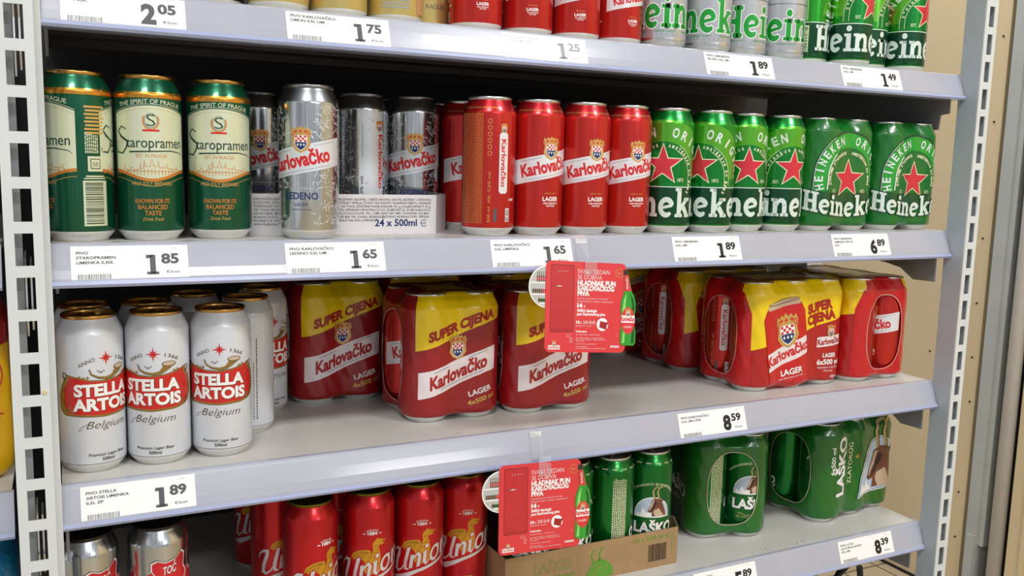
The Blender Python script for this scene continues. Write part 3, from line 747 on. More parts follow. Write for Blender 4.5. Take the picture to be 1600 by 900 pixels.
S_ = [([(-4, 26), (-3, 32), (2, 35), (8, 33), (8, 27), (5, 16), (5, 7), (10, 3), (16, 6), (20, 13)], [1, 2.6, 4, 5, 5.4, 5.4, 4.6, 3.2, 2.4, 2]),
      ([(23, 33), (20, 14), (21, 5), (26, 3)], [5, 5, 4, 1.5]),
      ([(27, 20), (29, 22), (29, 4)], [1.5, 4.6, 4.6]), ([(29, 12), (33, 19), (37, 22), (39.5, 18), (39, 4)], [1.6, 3, 4.4, 4.6, 4.2]),
      ([(44, 19), (46.5, 22), (47, 8), (50, 4), (54, 8)], [1.6, 4.4, 4.6, 3.4, 1.6]),
      (arc(62, 13, 6.5, 8.6, 60, 420, 16), 3.6), ([(64, 21), (70, 20)], [2, 1.4]),
      ([(73, 20), (75.5, 22), (76, 4)], [1.6, 4.4, 4.6]), ([(76, 13), (81, 20), (85, 21), (87, 17), (86, 7), (89, 4), (94, 8)], [1.6, 2.6, 4, 4.4, 4.4, 3, 1.4])]
for g, mt_, ly in ((1.0, 'union_red', 3), (0, 'union_silver', 4)):
    for P, wd_ in S_: A.stroke(P, wd_, mt_, ly, uf, grow=g)
    A.ell(48, 28, 2.6 + g, 2.6 + g, mt_, ly, 12, fn=uf)
A.poly([(-2, -3), (14, -10), (40, -4), (72, -3), (96, 3), (72, .5), (40, .5), (20, -1.5)], 'union_silver', 4, uf)
A.text('1884', 2, 116.5, 4.2, 'print_white', 2, bold=.03, w=12); A.text('LJUBLJANA', 2, 121.8, 2.3, 'print_white', 2, w=15, bend=22); A.rect(-10, 117.6, -6.5, 118.6, 'print_white', 2); A.rect(10.5, 117.6, 14, 118.6, 'print_white', 2)
A.text('LAGER', 0, 27, 5, 'print_gold', 2, w=22, bold=.005); A.text('PIVO', 0, 19.5, 3.6, 'print_gold', 2, w=11)
K_UNI = can_meshes('dragon_can', 'union_red', 'union_red', 'olive_lid', 'alu_white', A)

def goat(A, cx, cy, k, ly=4):
    f = lambda P: [(cx + x * k, cy + y * k) for x, y in P]
    for hx in (0, 8):
        A.stroke(f([(1 + hx, 12), (-1 + hx, 20), (-2.5 + hx, 27), (0 + hx, 33), (5 + hx, 35.5), (8 + hx, 33)]), [3.4 * k, 3.2 * k, 3 * k, 2.6 * k, 2 * k, .8 * k], 'horn_tan', ly)
        A.stroke(f([(2.2 + hx, 12), (.6 + hx, 20), (-1 + hx, 27), (.8 + hx, 32)]), .8 * k, 'goat_dark', ly + 1)
    A.poly(f([(-4, 12), (2, 15), (9, 15), (13, 12), (18, 13.5), (14, 8), (17, 2), (21, -8), (23, -16), (-4, -16), (-3, -9), (-8, -10), (-11, -7), (-9, -2), (-6, 4)]), 'goat_brown', ly + 1)
    A.poly(f([(-3, 11), (0, 12), (-3, 2), (-7, -5), (-10, -7), (-8, -2), (-5, 5)]), 'goat_light', ly + 2)
    A.poly(f([(1, 10), (5, 9), (2, 2), (-3, -6), (-6, -8), (-3, -1)]), 'goat_dark', ly + 2)
    A.poly(f([(0, -5), (8, -2), (14, -10), (18, -16), (2, -16), (-1, -9)]), 'goat_light', ly + 2)
    A.ell(cx + 3.4 * k, cy + 7.5 * k, 1.1 * k, .9 * k, 'goat_dark', ly + 3, 8); A.ell(cx - 9 * k, cy - 7.3 * k, 1.2 * k, .9 * k, 'goat_dark', ly + 3, 8)
    A.poly(f([(11, 12), (19, 14.5), (14, 8.5)]), 'goat_dark', ly + 2)
def lasko_label(A, dx=0):
    A.poly([(-27 + dx, 72)] + [(x + dx, y) for x, y in arc(0, 76, 27, 27, 180, 0, 20)] + [(27 + dx, 72)], 'print_white', 2)
    A.poly([(-25.5 + dx, 73.5)] + [(x + dx, y) for x, y in arc(0, 76, 25.5, 25.5, 180, 0, 20)] + [(25.5 + dx, 73.5)], 'sky_pale', 3)
    A.poly([(-25 + dx, 73.6), (-22 + dx, 80), (-18 + dx, 76), (-14 + dx, 86), (-9 + dx, 78), (-4 + dx, 84), (0 + dx, 73.6)], 'print_white', 4)
    goat(A, dx + 2, 88, .86, 5)
    A.text('LAŠKO', dx + 5, 48, 15, 'goat_dark', 3, w=63, bold=.045); A.text('LAŠKO', dx + 4, 49, 15, 'print_white', 4, w=63, bold=.04)
    A.text('Zlatorog', dx + 2, 34, 8.5, 'horn_tan', 3, w=46, shear=.2, bold=-.01)
    A.text('PIVOVARSKO SLOVENSKO', dx, 121, 3.6, 'star_edge', 3, bend=46, w=78, bold=.01)
A = Art()
A.poly([(-44, 10)] + arc(0, 72, 42, 52, 180, 0, 20) + [(44, 10)], 'lasko_deep', 1)
lasko_label(A)
for i in range(14): A.rect(-103 + i * 15, 152, -95 + i * 15, 153.4, 'star_edge', 2)
for i in range(8):
    y0 = 16; rnd = random.Random(i + 30)
    while y0 < 138: L = rnd.uniform(1.2, 3.4); A.rect(64 + i * 2.7, y0, 65.6 + i * 2.7, y0 + L, 'star_edge', 3); y0 += L + .8
A.text('LAŠKO', -84, 30, 12, 'print_white', 3, w=54, bold=.04, rot=90)
A.text('O', 47 + 54, 49, 15, 'print_white', 3, w=13, bold=.05)
K_LAS = can_meshes('goat_can', 'lasko_green', 'lasko_green', 'aluminium', 'alu_white', A)

# bare silver can with red shield
A = Art()
for s_ in (-103, 0): pass
A.ell(0, 96, 38, 26, 'print_red', 1, 36, 15, 165, inner=9); A.ell(0, 78, 38, 40, 'print_red', 1, 30, 30, 150, inner=9)
SH = [(-19, 128), (-13, 131), (-5, 128), (6, 130), (14, 137), (18, 133), (17, 126), (16, 120), (20, 112), (16, 100), (5, 90), (-3, 88), (-14, 96), (-19, 104), (-15, 114), (-19, 120)]
for kx, mt_, ly in ((1.12, 'ink_black', 2), (1.08, 'print_white', 3), (1.0, 'print_red', 4)): A.poly([(x * kx, 112 + (y - 112) * kx) for x, y in SH], mt_, ly)
A.text('TOČ', 0, 115, 9, 'ink_grey', 5, w=15, rot=8, bold=.03, shear=.2); A.text('TOČ', -.6, 115.6, 9, 'print_white', 6, w=15, rot=8, bold=.01, shear=.2)
A.ell(-2, 103, 6.2, 6.2, 'print_white', 5, inner=1.6); A.ell(-2, 103, 3.2, 3.2, 'print_white', 5)
A.text('BEEREI', -29, 103, 3.6, 'print_white', 5, rot=38); A.text('BECI', 28, 111, 3.6, 'print_white', 5, rot=-35)
A.rect(-80, 20, -60, 130, 'rail_lip', 1)
K_BAR = can_meshes('shield_can', 'silver_can', 'silver_can', 'black_lid', 'aluminium', A, neck_from=147)

# pale gold cans of the top row
A = Art()
A.ell(0, 60, 20, 20, 'lemon_yellow', 2); A.ell(0, 60, 17, 17, 'limun_pale', 3); A.ell(0, 60, 14, 14, 'lemon_yellow', 4)
A.poly([(-50, 14), (-30, 14), (-20, 30), (-34, 52), (-50, 60)], 'peach', 1); A.text('Karlovačko', 0, 90, 12, 'print_red', 2, w=66, bold=.03, rot=10)
A.text('RADLER', 0, 28, 5, 'ink_grey', 2); A.text('500 ml', 60, 24, 6, 'ink_grey', 2, rot=90, al='L', bold=.02)
for j in range(5): A.rect(-96, 18 + j * 4, -62, 19.8 + j * 4, 'ink_light', 2)
for i in range(6): A.rect(40 + i * 2.6, 20, 41.2 + i * 2.6, 120, 'ink_light', 2)
K_LIM = can_meshes('pale_gold_can', 'limun_gold', 'limun_pale', 'aluminium', 'alu_white', A)
A = Art(); A.rect(-40, 30, 40, 120, 'print_gold', 1); A.rect(-34, 34, 34, 116, 'desp_dark', 2); A.text('5', 0, 18, 8, 'print_gold', 2)
K_DES = can_meshes('dark_can', 'desp_dark', 'desp_dark', 'aluminium', 'alu_white', A)
A = Art(); A.text('e', 20, 40, 14, 'print_white', 2)
K_TEA = can_meshes('teal_can', 'teal_can', 'teal_can', 'aluminium', 'alu_white', A)

# ------------------------------------------------------------ cans standing on the shelves
Z1, Z2, Z3, Z4, Z5 = ZS
G = 'green cans with cream panel on the second shelf'
place_can(K_STA, .0290, .034, Z2, -72, 'dark green can with gold ring, turned to show its barcode, beside the left post', G)
place_can(K_STA, .0965, .036, Z2, 4, 'middle one of the three dark green cans with cream label and gold rim', G)
place_can(K_STA, .1680, .042, Z2, 0, 'dark green cream-labelled can nearest the silver can, right one of three', G)
place_can(K_LED, .2620, .026, Z2, -15, 'shiny silver can with frost pattern standing alone in front of the white carton', 'silver frosted cans on the second shelf')
G = 'silver frosted cans on the second shelf'
TP = 0.0016
place_can(K_LED, .240, .203, Z2 + TP, 5, 'shaded silver can deep in the white carton, left of the front silver can', G)
place_can(K_LED, .3530, .124, Z2 + TP, 168, 'silver can in the white carton turned to its upright side lettering', G)
place_can(K_LED, .4220, .126, Z2 + TP, 4, 'silver can in the white carton with its red lettering facing front', G)
for x, y, l in ((.388, .196, 'silver can in shade behind the two front cans of the white carton'), (.313, .204, 'shaded silver can in the carton behind the lone front silver can')): place_can(K_LED, x, y, Z2 + TP, 20, l, G)
G = 'red cans on the second shelf'
place_can(K_RED, .4935, .128, Z2, 42, 'red can set back beside the white carton, half hidden', G)
place_can(K_RED, .4870, .033, Z2, 172, 'red can turned to its ingredient panel, leftmost of the front red row', G)
place_can(K_RED, .5550, .033, Z2, 31, 'red can second in the front row, between the panel-side can and the middle one', G)
place_can(K_RED, .6230, .032, Z2, 30, 'red can third in the front row of the second shelf', G)
place_can(K_RED, .6910, .036, Z2, 28, 'red can touching the green cans, last of the front red row', G)
for x, y, l in ((.562, .16, 'red can in shade behind the second front red can'), (.632, .155, 'red can in shade behind the third front red can'), (.4935, .20, 'dark red can far back between carton and red row')): place_can(K_RED, x, y, Z2, 30, l, G)
G = 'green star cans on the second shelf'
place_can(K_HEI, .7600, .036, Z2, -12, 'green can with red star touching the last red can', G)
place_can(K_HEI, .8300, .033, Z2, -30, 'green star can with its star turned left, second of the four singles', G)
place_can(K_HEI, .8990, .045, Z2, 14, 'green star can third of the four singles, half covered by the second', G)
place_can(K_HEI, .9650, .040, Z2, 36, 'green star can beside the film-wrapped green packs, fourth single', G)
for x, y, l in ((.80, .125, 'green can peeking out behind the first two green star cans'), (.970, .150, 'green can in shade behind the fourth green star can')): place_can(K_HEI, x, y, Z2, 10, l, G)
G = 'white cans on the third shelf'
place_can(K_STE, .0335, .054, Z3, 22, 'white can with red cartouche nearest the left post', G)
place_can(K_STE, .1005, .055, Z3, -12, 'white can with red cartouche in the middle of the front three', G)
place_can(K_STE, .1680, .057, Z3, -7, 'white can with red cartouche, right one of the front three', G)
for x, y, fc, l in ((.030, .125, 0, 'shaded white can behind the leftmost white can'), (.0965, .1260, 0, 'shaded white can behind the middle white can'), (.1550, .1780, 0, 'shaded white can behind the right white can, gold rim showing'), (.2087, .1310, -112, 'white can behind the front three, turned to its small side print'), (.2430, .2100, 25, 'white can farthest right at the back with a slice of red label')): place_can(K_STE, x, y, Z3, fc, l, G)
G = 'silver shield cans on the lowest shelf'
place_can(K_BAR, .0220, .063, Z4, 31, 'bare silver can with red shield next to the left post', G)
place_can(K_BAR, .0960, .064, Z4, 21, 'bare silver can with red shield, right one of the pair', G)
G = 'red dragon cans on the lowest shelf'
place_can(K_UNI, .2710, .066, Z4, 32, 'red can with gold dragon, leftmost of the front row of four', G)
place_can(K_UNI, .3480, .074, Z4, 5, 'red dragon can second from left in the front row', G)
place_can(K_UNI, .4170, .078, Z4, 6, 'red dragon can third in the front row', G)
place_can(K_UNI, .4850, .087, Z4, 8, 'red dragon can beside the hanging red card, fourth in the row', G)
place_can(K_UNI, .2480, .150, Z4, 30, 'red dragon can tucked behind the leftmost front one', G)
place_can(K_UNI, .2480, .275, Z4, 2, 'dark red dragon can standing alone deep in the shade', G)
for x, y, l in ((.345, .16, 'shaded red can behind the second dragon can'), (.42, .165, 'shaded red can behind the third dragon can'), (.49, .175, 'shaded red can behind the fourth dragon can')): place_can(K_UNI, x, y, Z4, 0, l, G)
G = 'green goat cans in the brown tray'
T4 = Z4 + .0016
place_can(K_LAS, .6400, .067, T4, 15, 'green goat can in the brown tray mostly hidden by the lower red card', G)
place_can(K_LAS, .7090, .067, T4, -105, 'green can in the brown tray turned to its text side', G)
place_can(K_LAS, .7770, .068, T4, 12, 'green can in the brown tray with its goat emblem facing front', G)
place_can(K_LAS, .7820, .138, T4, 10, 'green goat can at the back right corner of the brown tray', G)
for x, y, l in ((.712, .137, 'green can in the tray behind the text-side can'), (.642, .137, 'green can in the tray behind the hidden one')): place_can(K_LAS, x, y, T4, 10, l, G)
G = 'pale gold cans on the top shelf'
for x, fc, l in ((.170, 0, ''),): pass
place_can(K_DES, .0340, 0.0700, Z1, 0, 'dark can on the top shelf above the leftmost price tag', 'dark cans on the top shelf')
place_can(K_DES, .1010, 0.0700, Z1, 0, 'dark can on the top shelf second from the left', 'dark cans on the top shelf')
place_can(K_DES, .1690, 0.0750, Z1, 20, 'dark can on the top shelf next to the pale gold cans', 'dark cans on the top shelf')
place_can(K_LIM, .2360, 0.0550, Z1, 150, 'pale gold can at the left end of its row on the top shelf', G)
place_can(K_LIM, .3050, 0.0600, Z1, -78, 'pale gold can on the top shelf showing upright volume lettering', G)
place_can(K_LIM, .3740, 0.0640, Z1, 140, 'pale gold can on the top shelf showing small print lines', G)
place_can(K_LIM, .4280, 0.1050, Z1, 25, 'pale gold can with lemon and peach print beside the red cans', G)
G = 'red cans on the top shelf'
for x, y, fc, l in ((.4770, .040, 15, 'red can on the top shelf beside the pale gold cans'), (.5480, .040, 12, 'red can second from left on the top shelf'), (.6180, .040, 12, 'red can third from left on the top shelf'), (.6860, .044, 38, 'red can on the top shelf beside the pale silver cans')): place_can(K_SHORT, x, y + .02, Z1, fc, l, G)
G = 'pale silver cans with green lettering on the top shelf'
for x, y, fc, l in ((.7560, .040, 80, 'pale silver can with green letters next to the top red cans'), (.8330, .040, -12, 'pale silver can second in its row on the top shelf'), (.9030, .046, 124, 'pale silver can third in its row, starting with a capital letter'), (.9700, .040, 86, 'pale silver can fourth in its row beside the green cans')): place_can(K_SIL, x, y + .02, Z1, fc, l, G)
G = 'green star cans on the top shelf'
for x, y, fc, l in ((1.0345, .058, -172, 'green can on the top shelf turned to its barcode'), (1.0945, .030, 64, 'green star can second in the top green row'), (1.1560, .056, 112, 'green star can third in the top green row, turned away'), (1.2200, .036, 66, 'green star can at the right end of the top shelf')): place_can(K_HEI, x, y + .02, Z1, fc, l, G)
# ------------------------------------------------------------ film-wrapped packs
PIT = 66.5; RC = 34.0
class Hull:
    def __init__(s, nx, ny, dip=4.5):
        s.nx, s.ny, s.dip = nx, ny, dip; s.hx = (nx - 1) * PIT / 2; s.hy = (ny - 1) * PIT / 2
        s.arc = RC * PI / 2; s.P = 4 * s.hx + 4 * s.hy + 4 * s.arc; s.end = s.hx + s.arc + s.hy   # u at the middle of the +x end
    def outline(s, u):
        u = (u + s.P / 2) % s.P - s.P / 2
        seg = [('l', 2 * s.hx, 0), ('a', s.arc, 0), ('l', 2 * s.hy, 1), ('a', s.arc, 1), ('l', 2 * s.hx, 2), ('a', s.arc, 2), ('l', 2 * s.hy, 3), ('a', s.arc, 3)]
        t = (u + s.hx) % s.P
        cor = [(s.hx, -s.hy), (s.hx, s.hy), (-s.hx, s.hy), (-s.hx, -s.hy)]
        for k, L, i in seg:
            if t <= L + 1e-9:
                a = -PI / 2 + i * PI / 2
                if k == 'l':
                    n = (math.cos(a), math.sin(a)); tg = (-n[1], n[0]); c = cor[i - 1] if i else cor[3]
                    p = (c[0] + n[0] * RC + tg[0] * t, c[1] + n[1] * RC + tg[1] * t); f = (1 - math.cos(2 * PI * t / PIT)) / 2
                else:
                    a += t / RC; n = (math.cos(a), math.sin(a)); c = cor[i]; p = (c[0] + n[0] * RC, c[1] + n[1] * RC); f = 0
                return p, n, f
            t -= L
        return p, n, f
    def pt(s, u, v, off):
        p, n, f = s.outline(u)
        if v < 14: ins = (14 - v) ** 2 * .055; k = 1 + (14 - v) / 14 * 1.4; z = v
        elif v <= 147: ins = 0; k = 1; z = v
        elif v <= 165: ins = 33 - prof_r(min(v, 163.6))[0]; k = 1 + (v - 147) / 18 * 1.3; z = v
        else: t = v - 165; ins = 6.8 + t; k = 2.3; z = 165 + 3.4 * math.sin(min(t, 5) / 5 * PI / 2)
        wr = 1.1 * math.sin(u * .23 + v * .05) * math.sin(v * .11 + u * .09)
        d = ins + s.dip * k * f - off + wr * .5
        return Vector(((p[0] - n[0] * d) / 1000, (p[1] - n[1] * d) / 1000, z / 1000))
    def fn(s, u, v, l):
        off = .35 + .20 * l; e = .8
        a = s.pt(u, v, off); du = s.pt(u + e, v, off) - s.pt(u - e, v, off); dv = s.pt(u, v + e, off) - s.pt(u, v - e, off)
        n = du.cross(dv)
        n = n.normalized() if n.length > 1e-12 else Vector((0, 0, 1))
        return a, n
def sup_ell(cx, cy, rx, ry, n=40, p=2.6):
    o = []
    for i in range(n):
        a = 2 * PI * i / n; c, q = math.cos(a), math.sin(a)
        o.append((cx + rx * math.copysign(abs(c) ** (2 / p), c), cy + ry * math.copysign(abs(q) ** (2 / p), q)))
    return o
VT = 165 + 30
def pack_meshes(name, nx, ny, film, art, cap, windows=(), v0=8, wrx=37, wry=60, wcy=80, step=3.6):
    H = Hull(nx, ny); A = Art(); h = H.P / 2
    loops = [[(-h, v0), (h, v0), (h, VT), (-h, VT)]]
    for w_ in windows:
        c = {'R': H.end, 'L': -H.end, 'F': 0}[w_]; E_ = sup_ell(c, wcy, wrx, wry); loops.append(E_)
    A.poly(loops, film, 0)
    for w_ in windows:
        c = {'R': H.end, 'L': -H.end, 'F': 0}[w_]; E_ = sup_ell(c, wcy, wrx + 1.2, wry + 1.2); A.stroke(E_ + [E_[0]], 1.0, 'film_edge', 5)
    if art: A.items += art(H).items
    bm = bmesh.new()
    vs = [bm.verts.new(H.pt(-h + H.P * i / 96, VT - .5, 0)) for i in range(96)]
    bm.faces.new(vs); bmesh.ops.triangulate(bm, faces=bm.faces[:])
    for f in bm.faces:
        if f.normal.z < 0: f.normal_flip()
    me = wrap_mesh(name, bm, [cap], A, H.fn, frange(-h, h, step), [11, 14, 20] + list(range(28, 147, 9)) + [147, 149, 151, 154, 157, 160, 163, 165, 166.5, 168, 170, 180], xlim=(-h + .01, h - .01))
    return H, me
mat('film_edge', 'd9b7b2', 0, .2, .5)
def place_pack(PK, K, x, y, z, yaw, label, group, faces=None, inner=True):
    H, me = PK
    t = empty('can_pack', (x, y, z), math.radians(yaw)); tag(t, label, 'can pack', group)
    share('film_wrap', me, t)
    k = 0
    for j in range(H.ny):
        for i in range(H.nx):
            fc = faces[k % len(faces)] if faces else 0; k += 1
            place_can(K, (-H.hx + i * PIT) / 1000, (-H.hy + j * PIT) / 1000, 0, fc, None, None, parent=t, inner=True)
    return t

def poly_strip(A, us, lo, hi, mt, ly): A.poly([(u, lo(u)) for u in us] + [(u, hi(u)) for u in reversed(us)], mt, ly)
def urange(a, b, n): return [a + (b - a) * i / n for i in range(n + 1)]
def art_k4(H):
    A = Art()
    for c in (0, H.P / 2):
        for s_ in ((0,) if c == 0 else (0, -H.P)):
            o = c + s_
            lo = lambda u, o=o: 114 + 20 * math.sin((u - o) / 60 * 1.25)
            poly_strip(A, urange(o - 60, o + 62, 24), lo, lambda u: VT - 1, 'film_yellow', 1)
            wb = lambda u, o=o: 50 + 19 * math.sin((u - o - 2) / 60 * 1.25); wt = lambda u, o=o: 83 + 17 * math.sin((u - o - 2) / 60 * 1.25)
            poly_strip(A, urange(o - 56, o + 52, 24), wb, wt, 'band_film', 2)
            bend = lambda X, Y, o=o: (X, Y + 18 * math.sin((X - o - 2) / 60 * 1.25))
            A.text('Karlovačko', o - 1, 58.5, 16.5, 'print_deep_red', 4, w=80, bold=.04, fn=bend)
            for a_, b_, vv in ((-36, -14, 79.5), (14, 40, 79.5), (-26, 34, 54.5)): A.stroke([bend(o + a_, vv), bend(o + (a_ + b_) / 2, vv), bend(o + b_, vv)], .6, 'print_navy', 3)
            crest(A, o - 2, 98, 1.15, 5)
            A.text('SUPER CIJENA', o + 3, 120.5, 12, 'print_deep_red', 4, w=92, bold=.05, fn=lambda X, Y, o=o: (X, Y + 17.5 * math.sin((X - o) / 60 * 1.25)))
            A.text('LAGER', o + 31, 35, 7.0, 'band_film', 4, w=33, bold=.03, rot=15); A.text('4x500 ml', o + 33, 24, 6.2, 'print_gold', 4, w=40, bold=.03, rot=15)
    return A
PK4 = pack_meshes('red_four_pack', 2, 2, 'film_dark_red', art_k4, 'film_yellow', 'LR')
def art_k6(H):
    A = Art()
    for o in (0,):
        lo = lambda u: 88 + .25 * u
        poly_strip(A, urange(-112, 116, 36), lo, lambda u: VT - 1, 'film_yellow', 1)
        # far side
        for o2 in (H.P / 2, -H.P / 2): poly_strip(A, urange(o2 - 110, o2 + 110, 30), lambda u, o2=o2: 95 + .18 * (u - o2), lambda u: VT - 1, 'film_yellow', 1)
        # big printed can, leaning left
        c, q = math.cos(math.radians(10)), math.sin(math.radians(10))
        f = lambda X, Y: (-27 + X * c - (Y - 74) * q * 1.0, 74 + X * q + (Y - 74) * c)
        A.poly([(-37, 0), (-40, 8), (-41, 118), (-33, 133), (33, 133), (41, 118), (40, 8), (37, 0)], 'print_deep_red', 2, f)
        A.poly([(-36, 1), (-39, 9), (-40, 117), (-32, 131), (32, 131), (40, 117), (39, 9), (36, 1)], 'film_red', 3, f)
        A.poly([(-32, 131), (-30, 139), (30, 139), (32, 131)], 'goat_light', 3, f); A.ell(0, 139.5, 30.5, 3.4, 'stella_dark', 4, fn=f); A.ell(0, 139.8, 29, 2.4, 'goat_light', 5, fn=f)
        A.poly([(-39.5, 36), (39.5, 50), (39.5, 78), (-39.5, 64)], 'band_film', 4, f)
        A.text('Karlovačko', 2, 51, 15, 'print_red', 6, w=84, bold=.035, rot=10, fn=f)
        B = Art(); crest(B, 4, 92, 1.9, 5); A.items += [([f(*p) for p in v], t, m_, l) for v, t, m_, l in B.items]
        A.text('LAGER', 6, 23, 9, 'print_white', 6, w=40, bold=.03, fn=f); A.text('100% PRIRODNI SASTOJCI', 4, 17, 2.6, 'band_film', 6, w=46, fn=f)
        A.text('SUPER', 38, 121, 14, 'print_deep_red', 4, w=50, bold=.06, rot=11); A.text('CIJENA', 42, 104, 14, 'print_deep_red', 4, w=56, bold=.06, rot=11)
        A.poly([(38, 62), (85, 66), (85, 82), (38, 78)], 'band_film', 4); A.text('Karlovačko', 61.5, 67.5, 9, 'print_deep_red', 5, w=44, bold=.035, rot=5); crest(A, 62, 88, .72, 5)
        A.text('LAGER', 62, 46, 6.5, 'print_white', 4, w=25, bold=.03); A.text('6x500 ml', 62, 34.5, 8.0, 'print_white', 4, w=45, bold=.03)
        A.text('VRHUNSKA KVALITETA', 62, 28, 3, 'band_film', 4, w=42); A.text('PIVA', 62, 22.5, 3, 'band_film', 4, w=16); A.text('500 ml', 74, 13, 4, 'print_white', 4, w=16)
    return A
# plain bright red on the ends of the six pack
def art_k6b(H):
    A = art_k6(H)
    for c in (H.end, -H.end):
        outer = [(c - 62, 9), (c + 62, 9), (c + 60, 120), (c + 48, 150), (c + 30, 162), (c - 30, 162), (c - 48, 150), (c - 60, 120)]
        A.poly([outer, sup_ell(c, 80, 37, 60)], 'film_red', 3)
        outer2 = [(c - 30, 164), (c + 30, 164), (c + 28, VT - 1), (c - 28, VT - 1)]
        A.poly(outer2, 'film_red', 3)
    return A
PK6 = pack_meshes('red_six_pack', 3, 2, 'film_dot_red', art_k6b, 'film_yellow', 'LR')
def art_h4(H):
    A = Art(); o = 4
    A.poly([(o - 66, 36)] + arc(o, 78, 66, 72, 180, 0, 30) + [(o + 66, 36)], 'film_deep_green', 1)
    A.poly([(o - 62, 60)] + arc(o, 78, 62, 68, 180, 0, 30) + [(o + 62, 60)], 'film_lime', 2)
    A.poly([(o - 46, 58)] + arc(o, 78, 44, 47, 180, 0, 30) + [(o + 46, 58)], 'film_green', 3)
    A.stroke([(o - 64, 50), (o - 63, 80)] + arc(o, 80, 63, 68, 176, 120, 8), .8, 'letter_pale', 4)
    A.stroke([(o - 43, 62), (o - 42, 80)] + arc(o, 80, 42, 45, 176, 130, 6), 2.0, 'letter_pale', 4)
    arch_text(A, 'HEINEKEN', 51, o, 79, 12, 'letter_pale', 5, -104, -16, wf=.66); arch_text(A, 'ORIGINAL', 51, o, 79, 12, 'letter_pale', 5, 15, 104, wf=.66)
    arch_text(A, "DIPLOME D'HONNEUR", 37, o, 78, 4.4, 'star_edge', 5, -100, -10); arch_text(A, 'AMSTERDAM EN 1883', 37, o, 78, 4.4, 'star_edge', 5, 10, 100)
    A.star(o, 78, 31, 'star_edge', 5, k=.42); A.star(o, 78, 28, 'star_red', 6, k=.4)
    A.text('EST.', o - 28, 58, 5, 'star_edge', 5, sx=.7); A.text('1873', o + 28, 58, 5, 'star_edge', 5, sx=.7)
    wv = lambda X, Y: (X, Y + 7 * (abs(X - o) / 60) ** 1.6)
    slab(A, 'Heineken', o, 22, 18.6, 21, 'film_deep_green', 6, grow=1.6, fn0=wv); slab(A, 'Heineken', o, 22, 18.6, 21, 'letter_pale', 8, fn0=wv)
    return A
PKH = pack_meshes('green_star_pack', 2, 2, 'film_green', art_h4, 'film_green', '')
def art_l4(H):
    A = Art()
    for c in (0, H.P / 2, -H.P / 2): A.text('LAŠKO', c, 60, 20, 'print_white', 3, w=80, bold=.04); A.text('ZLATOROG', c, 44, 8, 'star_edge', 3, w=60)
    return A
PKL4 = pack_meshes('green_goat_four_pack', 2, 2, 'film_goat_green', art_l4, 'film_goat_green', 'LR', wrx=40, wry=58, wcy=82)
def art_l6(H):
    A = Art(); D_ = -15
    A.text('LAŠKO', -27 + D_, 44, 22, 'film_deep_green', 3, al='L', w=102, bold=.05, rot=90); A.text('LAŠKO', -28 + D_, 44, 22, 'print_white', 4, al='L', w=102, bold=.04, rot=90)
    A.text('ZLATOROG', -9 + D_, 60, 9, 'star_edge', 4, al='L', w=72, rot=90); A.text('6x500 ml', -58 + D_, 84, 7, 'print_white', 4, al='L', w=46, rot=90, bold=.02)
    A.text('+', 2 + D_, 100, 12, 'print_yellow', 4); A.text('+', 8 + D_, 106, 8, 'print_red', 4)
    for g, m_, l in ((0, 'film_deep_green', 3), (1.4, 'print_white', 4), (3.2, 'film_deep_green', 5), (4.2, 'sky_pale', 6)):
        A.poly([(x + D_, y) for x, y in [(8 + g, 28 + g), (30, 33 + g), (106 - g, 36 + g), (106 - g, 84)] + arc(64, 84, 42 - g, 50 - g, 0, 150, 16) + [(14 + g, 70)]], m_, l)
    A.poly([(x + D_, y) for x, y in [(13, 36), (20, 54), (26, 46), (33, 60), (42, 48), (50, 40)]], 'print_white', 7)
    goat(A, 60 + D_, 80, 2.3, 8)
    return A
PKL6 = pack_meshes('green_goat_six_pack', 3, 2, 'film_goat_green', art_l6, 'film_goat_green', 'L', wrx=40, wry=58, wcy=82)

G = 'red and yellow four packs on the third shelf'
place_pack(PK4, K_RED, .3510, .272, Z3, 3, 'red four pack with yellow top standing behind the white cans', G, [0, 40, 90, 200])
place_pack(PK4, K_RED, .4650, .131, Z3, 1, 'red four pack with yellow top in the middle of the shelf, side lettering visible', G, [-60, 0, 10, 80])
place_pack(PK4, K_RED, .6060, .123, Z3, 0, 'red four pack with yellow top partly behind the upper hanging red card', G, [-40, 0, 10, 80])
place_pack(PK4, K_RED, .4880, .300, Z3, 0, 'shaded red four pack behind the middle four pack, only its yellow top showing', G, [10])
place_pack(PK4, K_RED, .6450, .290, Z3, 0, 'shaded red four pack behind the one with the hanging card', G, [10])
G = 'red and yellow six packs on the third shelf'
place_pack(PK6, K_RED, 1.0235, .101, Z3, 0, 'red six pack with a printed can and yellow band, long side facing front', G, [120, 20, 10, 100, 30, 60])
place_pack(PK6, K_RED, 1.1950, .127, Z3, 90, 'red six pack end-on at the right end of the third shelf', G, [-172, -40, 10, -178, 30, 60])
place_pack(PK6, K_RED, 1.0120, .249, Z3, 0, 'red six pack directly behind the front six pack', G, [120, 20, 10, 100, 30, 60])
place_pack(PK6, K_RED, .9700, .405, Z3, 0, 'red six pack farthest back in the shade', G, [120, 20, 10, 100, 30, 60])
G = 'green star four packs on the second shelf'
place_pack(PKH, K_HEI, 1.0690, .076, Z2, 0, 'green film pack with red star next to the single green cans', G)
place_pack(PKH, K_HEI, 1.2130, .078, Z2, 0, 'green film pack with red star at the right end of the second shelf', G)
place_pack(PKH, K_HEI, 1.1300, .235, Z2, 0, 'shaded green film pack behind the two front star packs', G)
place_pack(PKL4, K_LAS, .9560, .130, Z4, -108 + 90 - 90, 'green four pack with oval window showing a goat can, beside the brown tray', 'green goat packs', [0, -25, 100, 85])
